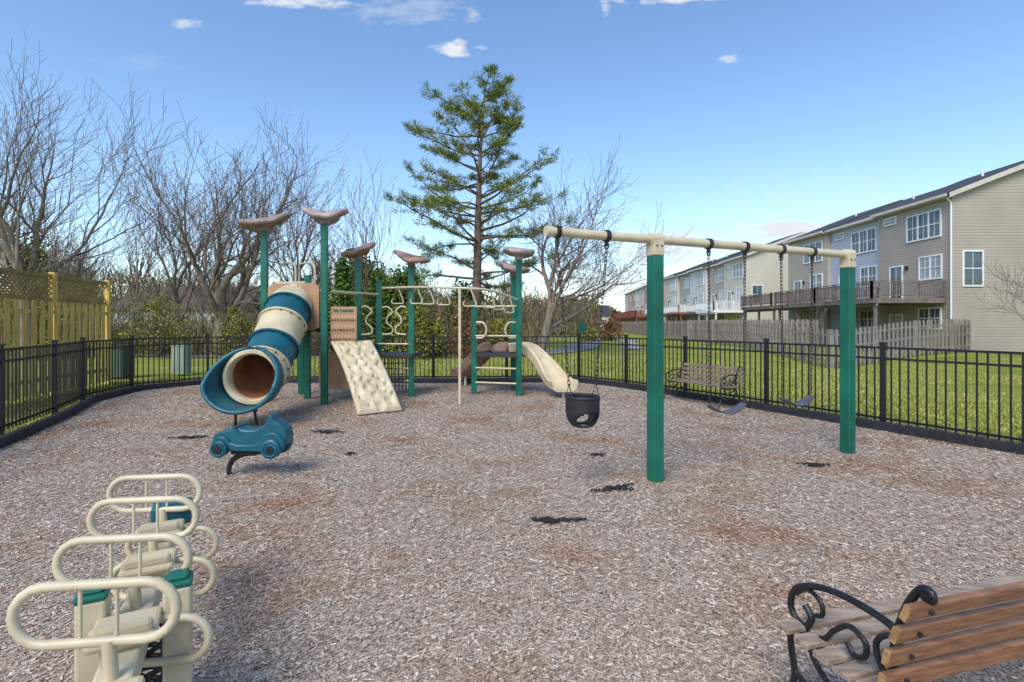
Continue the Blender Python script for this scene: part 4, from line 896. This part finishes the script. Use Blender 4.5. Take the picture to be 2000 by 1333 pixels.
def shrub(loc, rx, ry, h, m, label, N_=2600, size=.07, cone=False, group=None, name='shrub'):
    root = empty(name, loc, label, 'shrub', group); rs2 = np.random.default_rng(int(abs(loc[0] * 100 + loc[1] * 7)))
    nb = 34
    cs = rs2.normal(0, .42, (nb, 3)); cs[:, 2] = rs2.uniform(.1, .95, nb)
    w_ = (1 - cs[:, 2] * .85) if cone else np.sqrt(np.clip(1.05 - cs[:, 2] ** 2, .1, 1)); cs[:, 0] *= w_; cs[:, 1] *= w_
    which = rs2.integers(0, nb, N_); off = rs2.normal(0, 1, (N_, 3)); off /= np.linalg.norm(off, axis=1, keepdims=True); off *= rs2.uniform(.3, 1.15, (N_, 1)) * .26
    Q = cs[which] + off * np.array([w_[which] + .25] * 3).T; Q[:, 2] = np.abs(Q[:, 2]); P = Q * np.array([rx, ry, h])
    vv, ff = leafquads(P, size); npmesh('foliage', vv, ff, m, root)
    mb = MB(); r3 = random.Random(int(h * 100 + loc[0]))
    for q in range(14 if not cone else 2):
        a = r3.random() * 6.28; mb.tube([(0, 0, -.05), (math.cos(a) * rx * .25, math.sin(a) * ry * .25, h * .45), (math.cos(a) * rx * .6 * (.3 if cone else 1), math.sin(a) * ry * .6 * (.3 if cone else 1), h * r3.uniform(.8, 1.1))], [.04, .022, .008], 4, cap=False)
    mb.build('stem', M['twig'], root, local=True)
shrub((-8.3, 25, 0), 1.3, 1.2, 4.6, M['ever'], 'tall dark evergreen directly behind the tall play post', 6000, .06, True, name='evergreen_shrub')
shrub((-6.3, 24, 0), 1.3, 1.2, 3.9, M['ever'], 'pointed evergreen left of the overhead rings', 6000, .06, True, name='evergreen_shrub')
shrub((-5.0, 24.5, 0), 1.5, 1.3, 4.2, M['ever'], 'broad evergreen shrub behind the overhead rings', 7000, .06, name='evergreen_shrub')
shrub((-4.3, 23, 0), 1.3, 1.1, 2.3, M['spring'], 'fresh yellow green shrub below the overhead rings', 4000, .045)
shrub((-2.1, 23.5, 0), 1.0, .9, 2.5, M['brownleaf'], 'brown leafed shrub behind the thin cream pole', 3000, .045)
shrub((-.6, 24.5, 0), 1.2, .9, 1.7, M['spring'], 'low green shrub behind the far play tower', 2200, .045)
shrub((-17.0, 24.6, 0), 1.9, 1.4, 2.9, M['spring'], 'wide yellow green shrub right of the yellow fence', 2600, .04)
shrub((-13.3, 24.8, 0), 1.5, 1.2, 2.3, M['spring'], 'yellow green shrub under the broad bare tree', 1700, .04)
shrub((-10.9, 24, 0), 1.3, 1.1, 3.0, M['brownleaf'], 'tan brown shrub left of the tube slide tower', 2400, .045)
shrub((-21.5, 23, 0), 2.2, 1.6, 5.2, M['spring'], 'olive ivy covered shrub above the yellow lattice', 3600, .055)
shrub((-11.9, 40, 0), 3.0, 2.0, 6.5, M['ever'], 'distant dark evergreen between the bare trees', 5000, .11, name='evergreen_shrub')
shrub((-3.2, 38, 0), 2.6, 2.0, 4.5, M['ever'], 'distant green shrub under the pine', 4000, .10)
shrub((9.2, 48, 0), 1.4, 1.2, 1.9, M['brownleaf'], 'russet shrub beside the path sign', 2000, .07)
shrub((6.8, 46, 0), 1.2, 1.2, 1.3, M['spring'], 'small low green shrub left of the path', 1600, .07)
NB = 52000
Yb_ = 24.8 + 33 * rng.uniform(0, 1, NB) ** 1.5; Xb = rng.uniform(-1.15, .05, NB) * Yb_; hb = rng.exponential(.8, NB).clip(0, 3.4) * (Yb_ / 32) * (.7 + .5 * np.sin(Xb * 1.1) ** 2)
P = np.stack([Xb, Yb_, hb], 1); dd_ = np.stack([rng.normal(0, .45, NB), rng.normal(0, .45, NB), np.ones(NB)], 1); dd_ /= np.linalg.norm(dd_, axis=1, keepdims=True)
s2 = np.cross(dd_, rand_dirs(NB)); s2 /= np.linalg.norm(s2, axis=1, keepdims=True)
vv, ff = quads(P, dd_ * rng.uniform(.1, .4, (NB, 1)), s2 * (.013 * Yb_ / 28)[:, None])
tag(npmesh('underbrush', vv, ff, M['brush']), 'tangled brown underbrush at the edge of the wood', 'underbrush', kind='stuff')
NB = 42000
Yb_ = rng.uniform(62, 110, NB); Xb = rng.uniform(-1.3, .17, NB) * Yb_; top = (6.5 + 2.5 * np.sin(Xb * .21) + 1.5 * np.sin(Xb * .53 + 1)) * np.where(Xb > 0, .6, 1)
hb = rng.uniform(0, 1, NB) ** 1.2 * top
P = np.stack([Xb, Yb_, hb], 1); dd_ = np.stack([rng.normal(0, .4, NB), rng.normal(0, .4, NB), np.ones(NB)], 1); dd_ /= np.linalg.norm(dd_, axis=1, keepdims=True)
s2 = np.cross(dd_, rand_dirs(NB)); s2 /= np.linalg.norm(s2, axis=1, keepdims=True)
vv, ff = quads(P, dd_ * rng.uniform(.3, 1.0, (NB, 1)), s2 * .06)
tag(npmesh('woodland', vv, ff, M['brush']), 'far hazy brown woodland along the horizon', 'woodland', kind='stuff')
NB = 20000
an = rng.uniform(0, 2 * PI, NB); rr = rng.uniform(220, 300, NB); P = np.stack([np.cos(an) * rr, np.sin(an) * rr, rng.uniform(0, 1, NB) * (9 + 3 * np.sin(an * 31) + 2 * np.sin(an * 83))], 1)
vv, ff = leafquads(P, 2.0); tag(npmesh('woodland', vv, ff, M['brush']), 'distant ring of woods around the neighbourhood', 'woodland', kind='stuff')
